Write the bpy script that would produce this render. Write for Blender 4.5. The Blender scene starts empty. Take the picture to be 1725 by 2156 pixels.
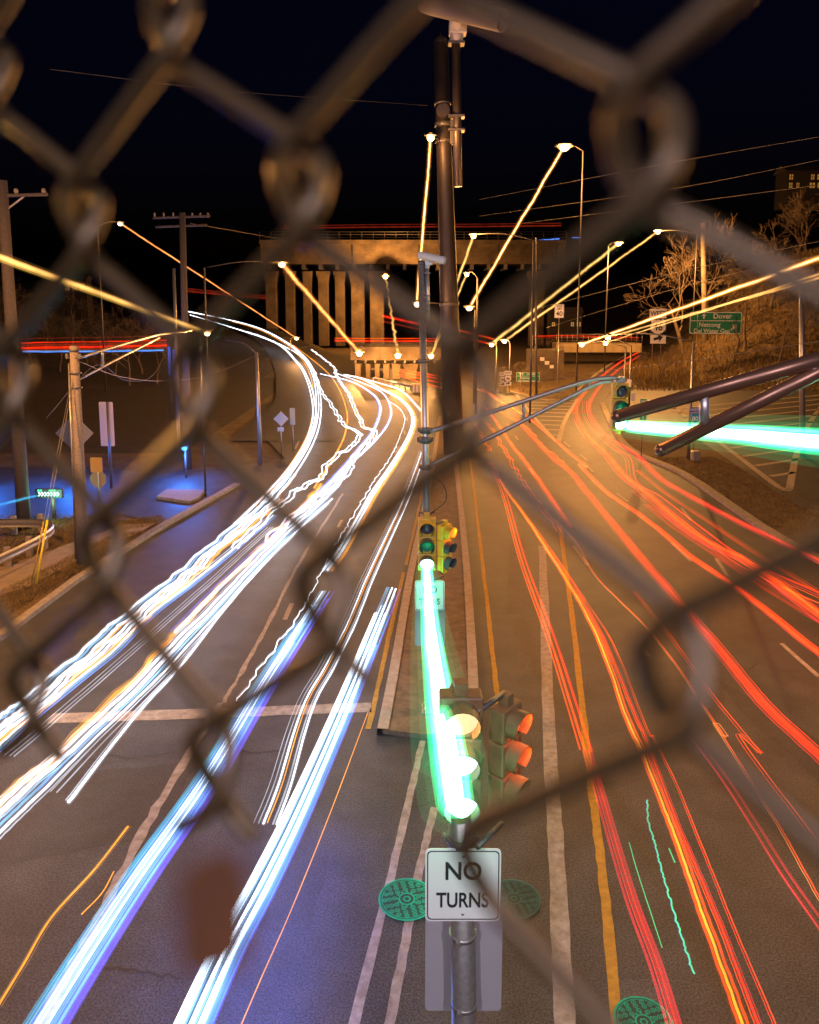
import bpy, bmesh, math, random
from mathutils import Vector, Matrix
from mathutils.geometry import tessellate_polygon
random.seed(7)
S = bpy.context.scene
COL = S.collection

# ------------------------------------------------------------------ camera, world, light, exposure
F, PX, PY, CH = 1650.0, 860.0, 863.0, 9.0          # focal length and optical centre measured on a 1725 x 2156 print
TH = math.atan(218 / F)
CAM = Vector((0, 0, CH))
FWD = Vector((0, math.cos(TH), -math.sin(TH)))
UP = Vector((0, math.sin(TH), math.cos(TH)))
RT = Vector((1, 0, 0))
cd = bpy.data.cameras.new('camera')
cam = bpy.data.objects.new('camera', cd); COL.objects.link(cam)
cam.location = CAM
cam.rotation_euler = (math.pi / 2 - TH, 0, 0)
cd.sensor_fit = 'VERTICAL'; cd.sensor_height = 36; cd.sensor_width = 36 * 1725 / 2156
cd.lens = 36 * F / 2156
cd.shift_x = (862.5 - PX) / 2156; cd.shift_y = -(1078 - PY) / 2156
cd.clip_start = 0.01; cd.clip_end = 3000
cd.dof.use_dof = True; cd.dof.focus_distance = 26; cd.dof.aperture_fstop = 5.8
S.camera = cam

w = bpy.data.worlds.new('World'); S.world = w; w.use_nodes = True
nt = w.node_tree
sky = nt.nodes.new('ShaderNodeTexSky'); sky.sky_type = 'NISHITA'; sky.sun_disc = False
sky.sun_elevation = math.radians(-1.5); sky.sun_rotation = math.radians(200)
tint = nt.nodes.new('ShaderNodeMix'); tint.data_type = 'RGBA'; tint.blend_type = 'MULTIPLY'; tint.inputs[0].default_value = 1
tint.inputs[7].default_value = (.055, .075, .34, 1)               # night air: only deep blue is left
nt.links.new(sky.outputs[0], tint.inputs[6]); nt.links.new(tint.outputs[2], nt.nodes['Background'].inputs[0])
nt.nodes['Background'].inputs[1].default_value = 0.05
S.view_settings.view_transform = 'Standard'; S.view_settings.look = 'None'
S.view_settings.exposure = 0; S.view_settings.gamma = 1
S.cycles.use_denoising = True
S.cycles.transparent_max_bounces = 160
S.cycles.max_bounces = 4; S.cycles.diffuse_bounces = 2; S.cycles.glossy_bounces = 2
S.cycles.sample_clamp_indirect = 4
SODIUM = (1.0, 0.43, 0.11)

def lamp_light(loc, power, color=SODIUM, radius=0.15, parent=None):
    ld = bpy.data.lights.new('lamp_light', 'POINT'); ld.energy = power; ld.color = color; ld.shadow_soft_size = radius
    o = bpy.data.objects.new('lamp_light', ld); COL.objects.link(o); o.location = loc
    if parent:
        o.parent = parent; o.location = Vector(loc) - parent.location
    return o

# ------------------------------------------------------------------ survey: sight lines to points on the ground / at a distance
def ray(px, py):
    return RT * ((px - PX) / F) - UP * ((py - PY) / F) + FWD
def G(px, py, z=0.0):
    d = ray(px, py); return CAM + d * ((z - CH) / d.z)
def D(px, py, Y):
    d = ray(px, py); return CAM + d * (Y / d.y)

# ------------------------------------------------------------------ materials
MATS = {}
def mat(name, col=(.5, .5, .5), rough=.6, metal=0, emit=None, st=1, var=0, scale=8, col2=None, bump=0, bscale=60, coord='Object', spec=.5, grain=0):
    if name in MATS: return MATS[name]
    m = bpy.data.materials.new(name); m.use_nodes = True
    n = m.node_tree.nodes; l = m.node_tree.links
    b = n['Principled BSDF']
    b.inputs['Base Color'].default_value = (*col, 1); b.inputs['Roughness'].default_value = rough; b.inputs['Metallic'].default_value = metal
    b.inputs['Specular IOR Level'].default_value = spec
    if emit:
        b.inputs['Emission Color'].default_value = (*emit, 1); b.inputs['Emission Strength'].default_value = st
    if var or col2 or bump:
        tc = n.new('ShaderNodeTexCoord')
    if var or col2:
        nz = n.new('ShaderNodeTexNoise'); nz.inputs['Scale'].default_value = scale; nz.inputs['Detail'].default_value = 6; nz.inputs['Roughness'].default_value = .65
        l.new(tc.outputs[coord], nz.inputs['Vector'])
        r = n.new('ShaderNodeValToRGB'); r.color_ramp.elements[0].position = .35; r.color_ramp.elements[1].position = .68
        c2 = col2 or tuple(c * (1 - var) for c in col)
        r.color_ramp.elements[0].color = (*c2, 1); r.color_ramp.elements[1].color = (*col, 1)
        l.new(nz.outputs['Fac'], r.inputs['Fac']); l.new(r.outputs['Color'], b.inputs['Base Color'])
    if grain:
        ng = n.new('ShaderNodeTexNoise'); ng.inputs['Scale'].default_value = grain; ng.inputs['Detail'].default_value = 3
        l.new(tc.outputs[coord], ng.inputs['Vector'])
        mr = n.new('ShaderNodeMapRange'); mr.inputs[1].default_value = .36; mr.inputs[2].default_value = .64; mr.inputs[3].default_value = .35; mr.inputs[4].default_value = 1.6; l.new(ng.outputs['Fac'], mr.inputs[0])
        mx = n.new('ShaderNodeMix'); mx.data_type = 'RGBA'; mx.blend_type = 'MULTIPLY'; mx.inputs[0].default_value = 1
        l.new(r.outputs['Color'], mx.inputs[6]); l.new(mr.outputs[0], mx.inputs[7]); l.new(mx.outputs[2], b.inputs['Base Color'])
    if bump:
        nb = n.new('ShaderNodeTexNoise'); nb.inputs['Scale'].default_value = bscale; nb.inputs['Detail'].default_value = 5
        l.new(tc.outputs[coord], nb.inputs['Vector'])
        bp = n.new('ShaderNodeBump'); bp.inputs['Strength'].default_value = bump; bp.inputs['Distance'].default_value = .02
        l.new(nb.outputs['Fac'], bp.inputs['Height']); l.new(bp.outputs['Normal'], b.inputs['Normal'])
    MATS[name] = m
    return m
def glow(name, col, st, vary=0):
    new = 'glow_' + name not in MATS; m = mat('glow_' + name, (0, 0, 0), .9, 0, col, st)
    if vary and new:                                                 # lamps that flicker and dip as the cars roll
        n, l = m.node_tree.nodes, m.node_tree.links; tc = n.new('ShaderNodeTexCoord'); nz = n.new('ShaderNodeTexNoise'); nz.inputs['Scale'].default_value = .9; nz.inputs['Detail'].default_value = 5
        mr = n.new('ShaderNodeMapRange'); mr.inputs[1].default_value = .3; mr.inputs[2].default_value = .7; mr.inputs[3].default_value = st * (1 - vary); mr.inputs[4].default_value = st * (1 + vary * .6)
        l.new(tc.outputs['Object'], nz.inputs['Vector']); l.new(nz.outputs['Fac'], mr.inputs[0]); l.new(mr.outputs[0], n['Principled BSDF'].inputs['Emission Strength'])
    return m

def light_air(name, col, st, vary=.5):
    """light hanging in the air: it glows and lets what lies behind it show through"""
    key = 'light_' + name
    if key in MATS: return MATS[key]
    m = bpy.data.materials.new(key); m.use_nodes = True; n, l = m.node_tree.nodes, m.node_tree.links
    n.remove(n['Principled BSDF'])
    em = n.new('ShaderNodeEmission'); tr = n.new('ShaderNodeBsdfTransparent'); ad = n.new('ShaderNodeAddShader')
    em.inputs[0].default_value = (*col, 1); em.inputs[1].default_value = st
    tc = n.new('ShaderNodeTexCoord'); nz = n.new('ShaderNodeTexNoise'); nz.inputs['Scale'].default_value = .7; nz.inputs['Detail'].default_value = 5
    mr = n.new('ShaderNodeMapRange'); mr.inputs[1].default_value = .3; mr.inputs[2].default_value = .7; mr.inputs[3].default_value = st * (1 - vary); mr.inputs[4].default_value = st * (1 + vary * .6)
    l.new(tc.outputs['Object'], nz.inputs['Vector']); l.new(nz.outputs['Fac'], mr.inputs[0]); l.new(mr.outputs[0], em.inputs[1])
    l.new(em.outputs[0], ad.inputs[0]); l.new(tr.outputs[0], ad.inputs[1]); l.new(ad.outputs[0], n['Material Output'].inputs[0])
    MATS[key] = m
    return m

# ------------------------------------------------------------------ mesh helpers
def finish(name, bm, mats, parent=None, smooth=False, local=False):
    me = bpy.data.meshes.new(name)
    bm.normal_update(); bm.to_mesh(me); bm.free()
    if not isinstance(mats, (list, tuple)): mats = [mats]
    for m in mats: me.materials.append(m)
    if smooth:
        for p in me.polygons: p.use_smooth = True
    o = bpy.data.objects.new(name, me); COL.objects.link(o)
    if parent:
        o.parent = parent
        if not local: o.matrix_parent_inverse = Matrix.Translation(-parent.location)
    return o
def tag(o, label=None, cat=None, group=None, kind=None):
    if label: o['label'] = label
    if cat: o['category'] = cat
    if group: o['group'] = group
    if kind: o['kind'] = kind
    return o
def empty(name, loc, label, cat, group=None):
    o = bpy.data.objects.new(name, None); COL.objects.link(o); o.location = loc; o.empty_display_size = .2
    return tag(o, label, cat, group)
def tube(bm, pts, r, n=8, mi=0, cap=True):
    pts = [Vector(p) for p in pts]
    rs = r if isinstance(r, (list, tuple)) else [r] * len(pts)
    rings = []; t0 = None; nrm = None
    for i, p in enumerate(pts):
        a = pts[max(i - 1, 0)]; b = pts[min(i + 1, len(pts) - 1)]
        t = b - a
        t = t.normalized() if t.length > 1e-9 else Vector((0, 1, 0))
        if nrm is None:
            nrm = t.orthogonal().normalized()
        else:
            nrm = nrm - t * nrm.dot(t)
            nrm = nrm.normalized() if nrm.length > 1e-6 else t.orthogonal().normalized()
        bi = t.cross(nrm)
        rings.append([bm.verts.new(p + (nrm * math.cos(k * 2 * math.pi / n) + bi * math.sin(k * 2 * math.pi / n)) * rs[i]) for k in range(n)])
    for i in range(len(rings) - 1):
        for k in range(n):
            f = bm.faces.new((rings[i][k], rings[i][(k + 1) % n], rings[i + 1][(k + 1) % n], rings[i + 1][k])); f.material_index = mi; f.smooth = True
    if cap and n > 2:
        f = bm.faces.new(rings[0][::-1]); f.material_index = mi
        f = bm.faces.new(rings[-1]); f.material_index = mi
def box(bm, c, s, mi=0, rot=None, bev=0):
    r = bmesh.ops.create_cube(bm, size=1)
    vs = r['verts']
    M = Matrix.Translation(c) @ (rot.to_4x4() if rot else Matrix.Identity(4)) @ Matrix.Diagonal((*s, 1))
    bmesh.ops.transform(bm, matrix=M, verts=vs)
    fs = set(f for v in vs for f in v.link_faces)
    for f in fs: f.material_index = mi
    if bev:
        es = list(set(e for v in vs for e in v.link_edges))
        bmesh.ops.bevel(bm, geom=es, offset=bev, segments=2, affect='EDGES', profile=.5)
def ball(bm, c, r, mi=0, sc=(1, 1, 1), seg=12):
    q = bmesh.ops.create_uvsphere(bm, u_segments=seg, v_segments=seg // 2 + 2, radius=r)
    bmesh.ops.transform(bm, matrix=Matrix.Translation(c) @ Matrix.Diagonal((*sc, 1)), verts=q['verts'])
    for f in set(f for v in q['verts'] for f in v.link_faces): f.material_index = mi; f.smooth = True
def spline(pts, per=10):
    P = [Vector(p) for p in pts]; out = []
    if len(P) < 3:
        return [P[0].lerp(P[1], i / per) for i in range(per + 1)]
    for i in range(len(P) - 1):
        p0 = P[i - 1] if i else P[0] * 2 - P[1]; p1 = P[i]; p2 = P[i + 1]; p3 = P[i + 2] if i + 2 < len(P) else P[-1] * 2 - P[-2]
        for k in range(per):
            t = k / per
            out.append(.5 * ((2 * p1) + (p2 - p0) * t + (2 * p0 - 5 * p1 + 4 * p2 - p3) * t * t + (3 * p1 - p0 - 3 * p2 + p3) * t ** 3))
    out.append(P[-1]); return out
def poly_sheet(name, pts, z, m, zf=None, thick=0):
    """flat polygon on the ground"""
    bm = bmesh.new()
    P = [Vector((p[0], p[1], z if zf is None else zf(p[0], p[1]) + z)) for p in pts]
    vs = [bm.verts.new(p) for p in P]
    for t in tessellate_polygon([P]):
        try: bm.faces.new([vs[i] for i in t])
        except ValueError: pass
    bmesh.ops.recalc_face_normals(bm, faces=bm.faces)
    for f in bm.faces:
        if f.normal.z < 0: f.normal_flip()
    if thick:
        r = bmesh.ops.extrude_face_region(bm, geom=list(bm.faces))
        bmesh.ops.translate(bm, verts=[v for v in r['geom'] if isinstance(v, bmesh.types.BMVert)], vec=(0, 0, thick))
        bmesh.ops.recalc_face_normals(bm, faces=bm.faces)
    return finish(name, bm, m)
def ribbon(bm, pts, width, dz=0, mi=0, edge=0, seed=1):
    """strip of given width lying along 3D points; edge = ragged wear"""
    rnd = random.Random(seed)
    pts = [Vector(p) for p in pts]; L = []
    for i, p in enumerate(pts):
        t = (pts[min(i + 1, len(pts) - 1)] - pts[max(i - 1, 0)]); t.z = 0; t.normalize()
        s = Vector((t.y, -t.x, 0)); wv = width[i] if isinstance(width, (list, tuple)) else width
        L.append((bm.verts.new(p - s * (wv / 2 + rnd.uniform(-edge, edge)) + Vector((0, 0, dz))), bm.verts.new(p + s * (wv / 2 + rnd.uniform(-edge, edge)) + Vector((0, 0, dz)))))
    for a, b in zip(L, L[1:]):
        f = bm.faces.new((a[0], a[1], b[1], b[0])); f.material_index = mi
def kerb_strip(bm, pts, width=.3, h=.14, z0=-.02):
    pts = [Vector(p) for p in pts]; R = []
    for i, p in enumerate(pts):
        t = (pts[min(i + 1, len(pts) - 1)] - pts[max(i - 1, 0)]); t.z = 0; t.normalize(); s = Vector((t.y, -t.x, 0)) * (width / 2)
        R.append([bm.verts.new(q) for q in (p - s + Vector((0, 0, z0)), p - s * .9 + Vector((0, 0, h)), p + s * .9 + Vector((0, 0, h)), p + s + Vector((0, 0, z0)))])
    for a, b in zip(R, R[1:]):
        for k in range(3): bm.faces.new((a[k], a[k + 1], b[k + 1], b[k]))
    bmesh.ops.recalc_face_normals(bm, faces=bm.faces)
def text_mesh(s, size, spacing=1.0):
    c = bpy.data.curves.new('lettering', 'FONT'); c.body = s; c.size = size; c.align_x = 'CENTER'; c.align_y = 'CENTER'; c.extrude = .002; c.offset = size * .016; c.space_character = spacing
    o = bpy.data.objects.new('lettering', c); COL.objects.link(o)
    dg = bpy.context.evaluated_depsgraph_get()
    me = bpy.data.meshes.new_from_object(o.evaluated_get(dg)); bpy.data.objects.remove(o); bpy.data.curves.remove(c)
    return me
def lettering(parent, items, m, face, yaw=0, bold=0):
    """items: (text, dx, dz, size, stretch_x); face = world centre of the board front"""
    for t, dx, dz, size, sx in items:
        bm = bmesh.new(); me = text_mesh(t, size); bm.from_mesh(me); bpy.data.meshes.remove(me)
        bmesh.ops.transform(bm, verts=bm.verts[:], matrix=Matrix.Translation(face) @ Matrix.Rotation(yaw, 4, 'Z') @ Matrix.Translation((dx, -.006, dz)) @ Matrix.Rotation(math.pi / 2, 4, 'X') @ Matrix.Diagonal((sx, 1, 1, 1)))
        o = finish('lettering', bm, m, parent)
    return o
def rr_outline(wd, ht, r, n=5):
    out = []
    for cx, cz, a0 in ((wd / 2 - r, ht / 2 - r, 0), (-wd / 2 + r, ht / 2 - r, 90), (-wd / 2 + r, -ht / 2 + r, 180), (wd / 2 - r, -ht / 2 + r, 270)):
        for k in range(n + 1):
            a = math.radians(a0 + 90 * k / n); out.append((cx + r * math.cos(a), cz + r * math.sin(a)))
    return out
def plate(bm, outline, face, th=.012, yaw=0, mi=0, fwd=0.0):
    M = Matrix.Translation(face) @ Matrix.Rotation(yaw, 4, 'Z')
    a = [bm.verts.new(M @ Vector((x, -fwd, z))) for x, z in outline]; b = [bm.verts.new(M @ Vector((x, th - fwd, z))) for x, z in outline]
    fs = [bm.faces.new(a), bm.faces.new(b[::-1])]
    for i in range(len(a)):
        j = (i + 1) % len(a); fs.append(bm.faces.new((a[j], a[i], b[i], b[j])))
    for f in fs: f.material_index = mi
    bmesh.ops.recalc_face_normals(bm, faces=fs)
def frame_ring(bm, outer, inner, face, yaw=0, mi=0, fwd=.004):
    M = Matrix.Translation(face) @ Matrix.Rotation(yaw, 4, 'Z')
    a = [bm.verts.new(M @ Vector((x, -fwd, z))) for x, z in outer]; b = [bm.verts.new(M @ Vector((x, -fwd, z))) for x, z in inner]
    for i in range(len(a)):
        j = (i + 1) % len(a); f = bm.faces.new((a[i], a[j], b[j], b[i])); f.material_index = mi

# ------------------------------------------------------------------ shape of the land
ZA = [(640, 9.6), (655, 7.6), (675, 5.5), (695, 4.0), (725, 2.0), (770, .6), (810, .2), (850, .05), (900, 0), (3000, 0)]
def zA(py):
    for (a, za), (b, zb) in zip(ZA, ZA[1:]):
        if py <= b: return za + (zb - za) * max(0, (py - a)) / (b - a)
    return 0
AX = [(672, 850), (662, 810), (640, 770), (600, 725), (545, 695), (480, 675), (400, 655)]
APTS = [Vector((-8.5, 58, 0))] + [G(x, y, zA(y)) for x, y in AX]
def a_at(Y):
    if Y <= 58: return -8.5, 0
    for p, q in zip(APTS, APTS[1:]):
        if Y <= q.y:
            t = (Y - p.y) / (q.y - p.y); return p.x + (q.x - p.x) * t, p.z + (q.z - p.z) * t
    p, q = APTS[-2:]
    t = (Y - q.y) / (q.y - p.y); return q.x + (q.x - p.x) * min(t, 3), q.z + (q.z - p.z) * min(t, 1.2)
def sm(a, b, x):
    t = max(0, min(1, (x - a) / (b - a))); return t * t * (3 - 2 * t)
def land(x, y):
    xa, za = a_at(y)
    z = za * (1 - sm(xa + 5, xa + 10, x))
    if y > 40: z += 9 * sm(12, 50, (xa - 6) - x) * sm(55, 110, y)          # wooded bank on the left
    xb = 21 + max(0, y - 70) * .29
    z += 17 * sm(0, 26, x - xb) * sm(84, 116, y)                              # grass hill on the right
    z += 26 * sm(230, 420, y)
    return z

M_GROUND = mat('dry_grass_soil', (.115, .075, .03), .95, var=.55, scale=.9, bump=.5, bscale=14, grain=18)
M_ASPH = mat('asphalt', (.056, .055, .060), .58, var=.45, scale=1.1, bump=.45, bscale=60, spec=.45, grain=34)
M_CONC = mat('kerb_concrete', (.30, .26, .21), .85, var=.4, scale=5, bump=.25)
M_WHITE = mat('worn_white_paint', (.40, .34, .29), .7, col2=(.21, .17, .14), scale=6, bump=.2)
M_YELL = mat('yellow_line_paint', (.50, .27, .03), .7, var=.4, scale=7)
M_STEEL = mat('galvanised_steel', (.42, .40, .38), .38, .75, var=.25, scale=20)
M_DARKST = mat('dark_steel', (.14, .13, .125), .5, .5, var=.3, scale=12)
M_WOOD = mat('weathered_pole_wood', (.30, .24, .18), .85, var=.45, scale=18, bump=.3)
M_DWOOD = mat('dark_weathered_wood', (.10, .08, .07), .85, var=.45, scale=18, bump=.3)
M_BARK = mat('grey_brown_bark', (.16, .115, .075), .9, var=.4, scale=6)
M_SIGNW = mat('white_sign_sheet', (.72, .70, .70), .45)
M_SIGNG = mat('green_sign_sheet', (.015, .21, .10), .45)
M_SIGNB = mat('blue_sign_sheet', (.03, .10, .45), .45)
M_INK = mat('black_sign_ink', (.02, .02, .022), .5)
M_YSIG = mat('yellow_signal_paint', (.62, .38, .03), .42, var=.2, scale=9)
M_VISOR = mat('dark_visor_paint', (.05, .045, .05), .5)
M_LENSR = mat('unlit_dark_lens', (.05, .03, .06), .2)
M_LENSG = mat('unlit_green_lens', (.01, .16, .08), .2)
M_BCONC = mat('bridge_concrete', (.19, .14, .085), .85, var=.6, scale=.35, bump=.15, bscale=6)

bm = bmesh.new()
xs = [-300, -220, -170, -130, -105] + [-90 + 4 * i for i in range(51)] + [120, 150, 190, 240, 300]
ys = [-12, -4] + [4 * i for i in range(63)] + [260, 275, 295, 320, 350, 385, 425, 480, 560, 700]
gv = [[bm.verts.new((x, y, land(x, y) - .06)) for x in xs] for y in ys]
for i in range(len(ys) - 1):
    for j in range(len(xs) - 1):
        f = bm.faces.new((gv[i][j], gv[i][j + 1], gv[i + 1][j + 1], gv[i + 1][j]))
        if xs[j] < a_at(ys[i])[0] - 6 and ys[i] > 47: f.material_index = 1          # leaf litter under the trees of the bank
tag(finish('ground', bm, [M_GROUND, mat('dark_leaf_litter', (.032, .020, .011), .95, var=.5, scale=.8, bump=.5, bscale=12)], smooth=True), kind='structure')

# roads
left_edge = [(-14, 4), (-13.2, 14)] + [tuple(G(x, y)[:2]) for x, y in ((0, 1345), (160, 1225), (340, 1112), (500, 1022), (600, 965))] + [(-11.5, 58)]
rj = [tuple(G(x, y)[:2]) for x, y in ((1185, 848), (1075, 822), (1030, 806))]
right_edge = [tuple(G(x, y)[:2]) for x, y in ((1360, 745), (1300, 802), (1268, 850), (1290, 900), (1330, 950), (1440, 1000), (1600, 1110), (1740, 1190))] + [(16, 14), (16, 4)]
ramp_in = [tuple(G(x, y)[:2]) for x, y in ((1180, 848), (1228, 812), (1275, 775), (1330, 742))]
through_far = [tuple(G(x, y)[:2]) for x, y in ((1075, 826), (1000, 806), (930, 790), (850, 777), (690, 772))]
through_near = [tuple(G(x, y)[:2]) for x, y in ((690, 792), (640, 800))]
outline = left_edge + [(-13, 66), (-14, 78)] + through_near + through_far[::-1] + ramp_in + right_edge
tag(poly_sheet('road', outline, 0.0, M_ASPH), kind='structure')
bm = bmesh.new()
ap = spline([APTS[0] + Vector((0, -6, 0))] + APTS, 6)
ribbon(bm, ap, [7 + 1.6 * min(1, i / 12) for i in range(len(ap))], dz=.03)
tag(finish('ramp_road', bm, M_ASPH), kind='structure')
tag(poly_sheet('hatched_pavement', [tuple(G(x, y)[:2]) for x, y in ((1302, 806), (1268, 850), (1292, 899), (1440, 905), (1560, 985), (1640, 1040), (1700, 1075), (1860, 1120), (1900, 800), (1720, 775), (1500, 790))], -.008, M_ASPH), kind='structure')
# side road joining on the left
side = [tuple(G(x, y)[:2]) for x, y in ((520, 1012), (345, 1105), (250, 1080), (-120, 1115), (-140, 985), (200, 980), (330, 1000), (420, 985), (560, 975), (590, 972))]
tag(poly_sheet('side_road', side, -.012, M_ASPH), kind='structure')
bm = bmesh.new()
isl = [G(x, y) for x, y in ((290, 1047), (500, 1040), (560, 1050), (640, 1052))]
tag(poly_sheet('traffic_island', [tuple(G(x, y)[:2]) for x, y in ((330, 1050), (352, 1034), (432, 1036), (420, 1052), (398, 1060))], -.01, M_CONC, thick=.13), kind='structure')
tag(poly_sheet('pavement', [tuple(G(x, y)[:2]) for x, y in ((-150, 1300), (-150, 1235), (0, 1195), (130, 1150), (260, 1105), (330, 1100), (300, 1118), (190, 1165), (60, 1235))], .0,
               mat('pavement_concrete', (.24, .19, .13), .9, var=.3, scale=3)), kind='structure')

# kerbs
bm = bmesh.new()
kerb_strip(bm, [Vector((*p, 0)) for p in left_edge[1:6]])
kerb_strip(bm, spline([Vector((*p, 0)) for p in right_edge[2:8]], 4), width=.45)
kerb_strip(bm, spline([Vector((*p, 0)) for p in through_far[:1] + ramp_in], 4), width=.35)
tag(finish('kerb', bm, M_CONC), kind='structure')

# median: concrete island between the carriageways, nose towards the bridge
med = [tuple(G(x, y)[:2]) for x, y in ((806, 1545), (800, 1530), (826, 1410), (862, 1200), (905, 1000), (925, 880), (935, 870), (962, 960), (985, 1150), (1000, 1350), (1006, 1530), (985, 1552), (890, 1556))]
tag(poly_sheet('median', med, -.01, mat('median_paving', (.20, .14, .085), .9, var=.45, scale=4, bump=.4, bscale=30), thick=.12), kind='structure')
bm = bmesh.new()
kerb_strip(bm, spline([G(x, y) for x, y in ((806, 1548), (832, 1410), (868, 1200), (909, 1000), (927, 880))], 5), width=.26, h=.15)
kerb_strip(bm, spline([G(x, y) for x, y in ((958, 960), (978, 1150), (992, 1350), (1000, 1545))], 5), width=.26, h=.15)
tag(finish('median_kerb', bm, mat('median_kerb_concrete', (.42, .33, .25), .85, var=.35, scale=6, bump=.2)), kind='structure')

# painted markings
bm = bmesh.new()
def gl(pts, wd, mi=0, edge=.012, dz=.005, per=12):
    ribbon(bm, spline([G(x, y) for x, y in pts], per), wd, dz, mi, edge, seed=len(bm.verts))
gl([(105, 1513), (440, 1502), (782, 1489)], .42)                              # stop line
gl([(890, 1560), (845, 1755), (745, 2160)], .13)                              # double lines running out from the median nose
gl([(915, 1700), (880, 1850), (820, 2160)], .13)
gl([(1142, 1150), (1155, 1500), (1172, 1800), (1190, 2170)], .27)              # broad pale line
gl([(990, 965), (1018, 1200), (1040, 1400), (1058, 1545)], .12, 1)             # yellow
gl([(1176, 1085), (1205, 1300), (1240, 1610), (1270, 1850), (1302, 2170)], .15, 1)
gl([(850, 1205), (815, 1360), (776, 1535)], .12, 1)
gl([(905, 960), (880, 1080), (855, 1190)], .10, 1)
gl([(722, 1040), (640, 1170), (540, 1360), (470, 1480)], .10, 0, .03)
gl([(465, 1480), (330, 1700), (200, 1950), (80, 2165)], .16, 0, .03)
for a, b in (((1208, 1150), (1238, 1190)), ((1415, 1143), (1455, 1182)), ((1508, 1176), (1532, 1213)), ((1645, 1355), (1725, 1425)), ((1352, 1365), (1368, 1382)), ((1435, 1070), (1455, 1096)),
             ((1115, 985), (1125, 1000)), ((1085, 918), (1091, 926)), ((1068, 892), (1073, 899)), ((1298, 1038), (1322, 1056)), ((1222, 957), (1236, 969)), ((1236, 981), (1249, 994)), ((1188, 930), (1200, 941)),
             ((720, 1095), (712, 1110)), ((615, 1270), (600, 1305)), ((470, 1495), (455, 1520)),
             ((850, 905), (853, 915)), ((858, 878), (857, 886)), ((818, 1000), (808, 1022)), ((840, 940), (834, 955)), ((712, 843), (716, 858)), ((840, 856), (844, 862)), ((780, 1060), (765, 1085)), ((640, 870), (642, 884)), ((636, 830), (638, 842)), ((632, 925), (622, 945))):
    gl([a, b], .13, per=2)
# striped gore beside the ramp and the larger hatched area on the right
def gore(apex, l, r, n):
    A, L, R_ = G(*apex), G(*l), G(*r)
    for i in range(1, n + 1):
        t = i / (n + .3)
        p, q = A.lerp(L, t), A.lerp(R_, t) + Vector((0, .6 * t, 0))
        ribbon(bm, [p, q], .34 + .12 * t, .005)
gl([(1085, 828), (1125, 878), (1172, 930)], .28); gl([(1216, 840), (1190, 885), (1176, 930)], .32)
gore((1175, 928), (1095, 838), (1213, 843), 10)
gl([(1405, 848), (1480, 905), (1560, 965), (1640, 1025), (1668, 1032)], .34); gl([(1790, 770), (1712, 880), (1680, 950), (1662, 1030)], .36)
gore((1660, 1028), (1412, 858), (1745, 830), 11)
tag(finish('road_marking', bm, [M_WHITE, M_YELL]), kind='structure')
# asphalt patch and cracks
bm = bmesh.new()
rr = random.Random(3)
for (x0, y0, x1, y1) in ((860, 1700, 1300, 1640), (1010, 1290, 1290, 1250), (380, 1185, 640, 1175), (600, 1580, 120, 1600), (380, 2060, 160, 2030), (960, 1350, 1010, 1340), (1250, 1460, 1600, 1400), (560, 1270, 700, 1280)):
    n = 16; pts = [G(x0 + (x1 - x0) * i / n + rr.uniform(-6, 6), y0 + (y1 - y0) * i / n + rr.uniform(-7, 7)) for i in range(n + 1)]
    ribbon(bm, pts, .035, .003, 0, .012, seed=x0)
tag(finish('road_crack', bm, mat('tar_crack', (.012, .011, .011), .5)), kind='structure')

for n_, (pl, cc) in enumerate((((1290, 2060, 1395, 2062, 1425, 2175, 1300, 2175), (.085, .082, .085)), ((60, 1640, 420, 1600, 330, 1760, -40, 1830), (.045, .04, .04)), ((1085, 1300, 1130, 1302, 1136, 1420, 1090, 1425), (.09, .075, .065)),
        ((1500, 1420, 1725, 1560, 1740, 1660, 1560, 1500), (.045, .04, .042)), ((560, 1780, 700, 1790, 650, 1960, 480, 1950), (.05, .048, .05)), ((1075, 1130, 1110, 1130, 1112, 1290, 1068, 1290), (.095, .08, .07)))):
    rp = random.Random(n_); P = [G(pl[i], pl[i + 1]) for i in range(0, 8, 2)]; ring_ = []
    for a_, b_ in zip(P, P[1:] + P[:1]):
        for q_ in range(6): ring_.append(tuple((a_.lerp(b_, q_ / 6) + Vector((rp.uniform(-.04, .04), rp.uniform(-.05, .05), 0)))[:2]))
    tag(poly_sheet('asphalt_patch', ring_, .002 + .0004 * n_, mat('asphalt_patch_%d' % n_, cc, .65, var=.35, scale=2.2, bump=.5, bscale=50, grain=40)), kind='structure')

# ------------------------------------------------------------------ signal poles on the median
def WM(s):
    return lambda px, py, dy=0.0: D(PX + s * (px - PX), PY + s * (py - PY), 16.4 / s + dy)
def tunnel(bm, c, r, ln, mi=0, n=14, gap=70):
    """visor: open-ended tunnel along -Y with a gap at the bottom"""
    th = .008
    for rad, flip in ((r, 0), (r - th, 1)):
        A = []; 
        for k in range(n + 1):
            a = math.radians(-90 + gap / 2 + (360 - gap) * k / n)
            cut = .62 + .38 * (math.sin(a) * .5 + .5)
            x, z = rad * math.cos(a), rad * math.sin(a)
            A.append((bm.verts.new((c[0] + x, c[1], c[2] + z)), bm.verts.new((c[0] + x, c[1] - ln * cut, c[2] + z))))
        for p, q in zip(A, A[1:]):
            f = bm.faces.new((p[0], q[0], q[1], p[1]) if not flip else (p[1], q[1], q[0], p[0])); f.material_index = mi; f.smooth = True
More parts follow.
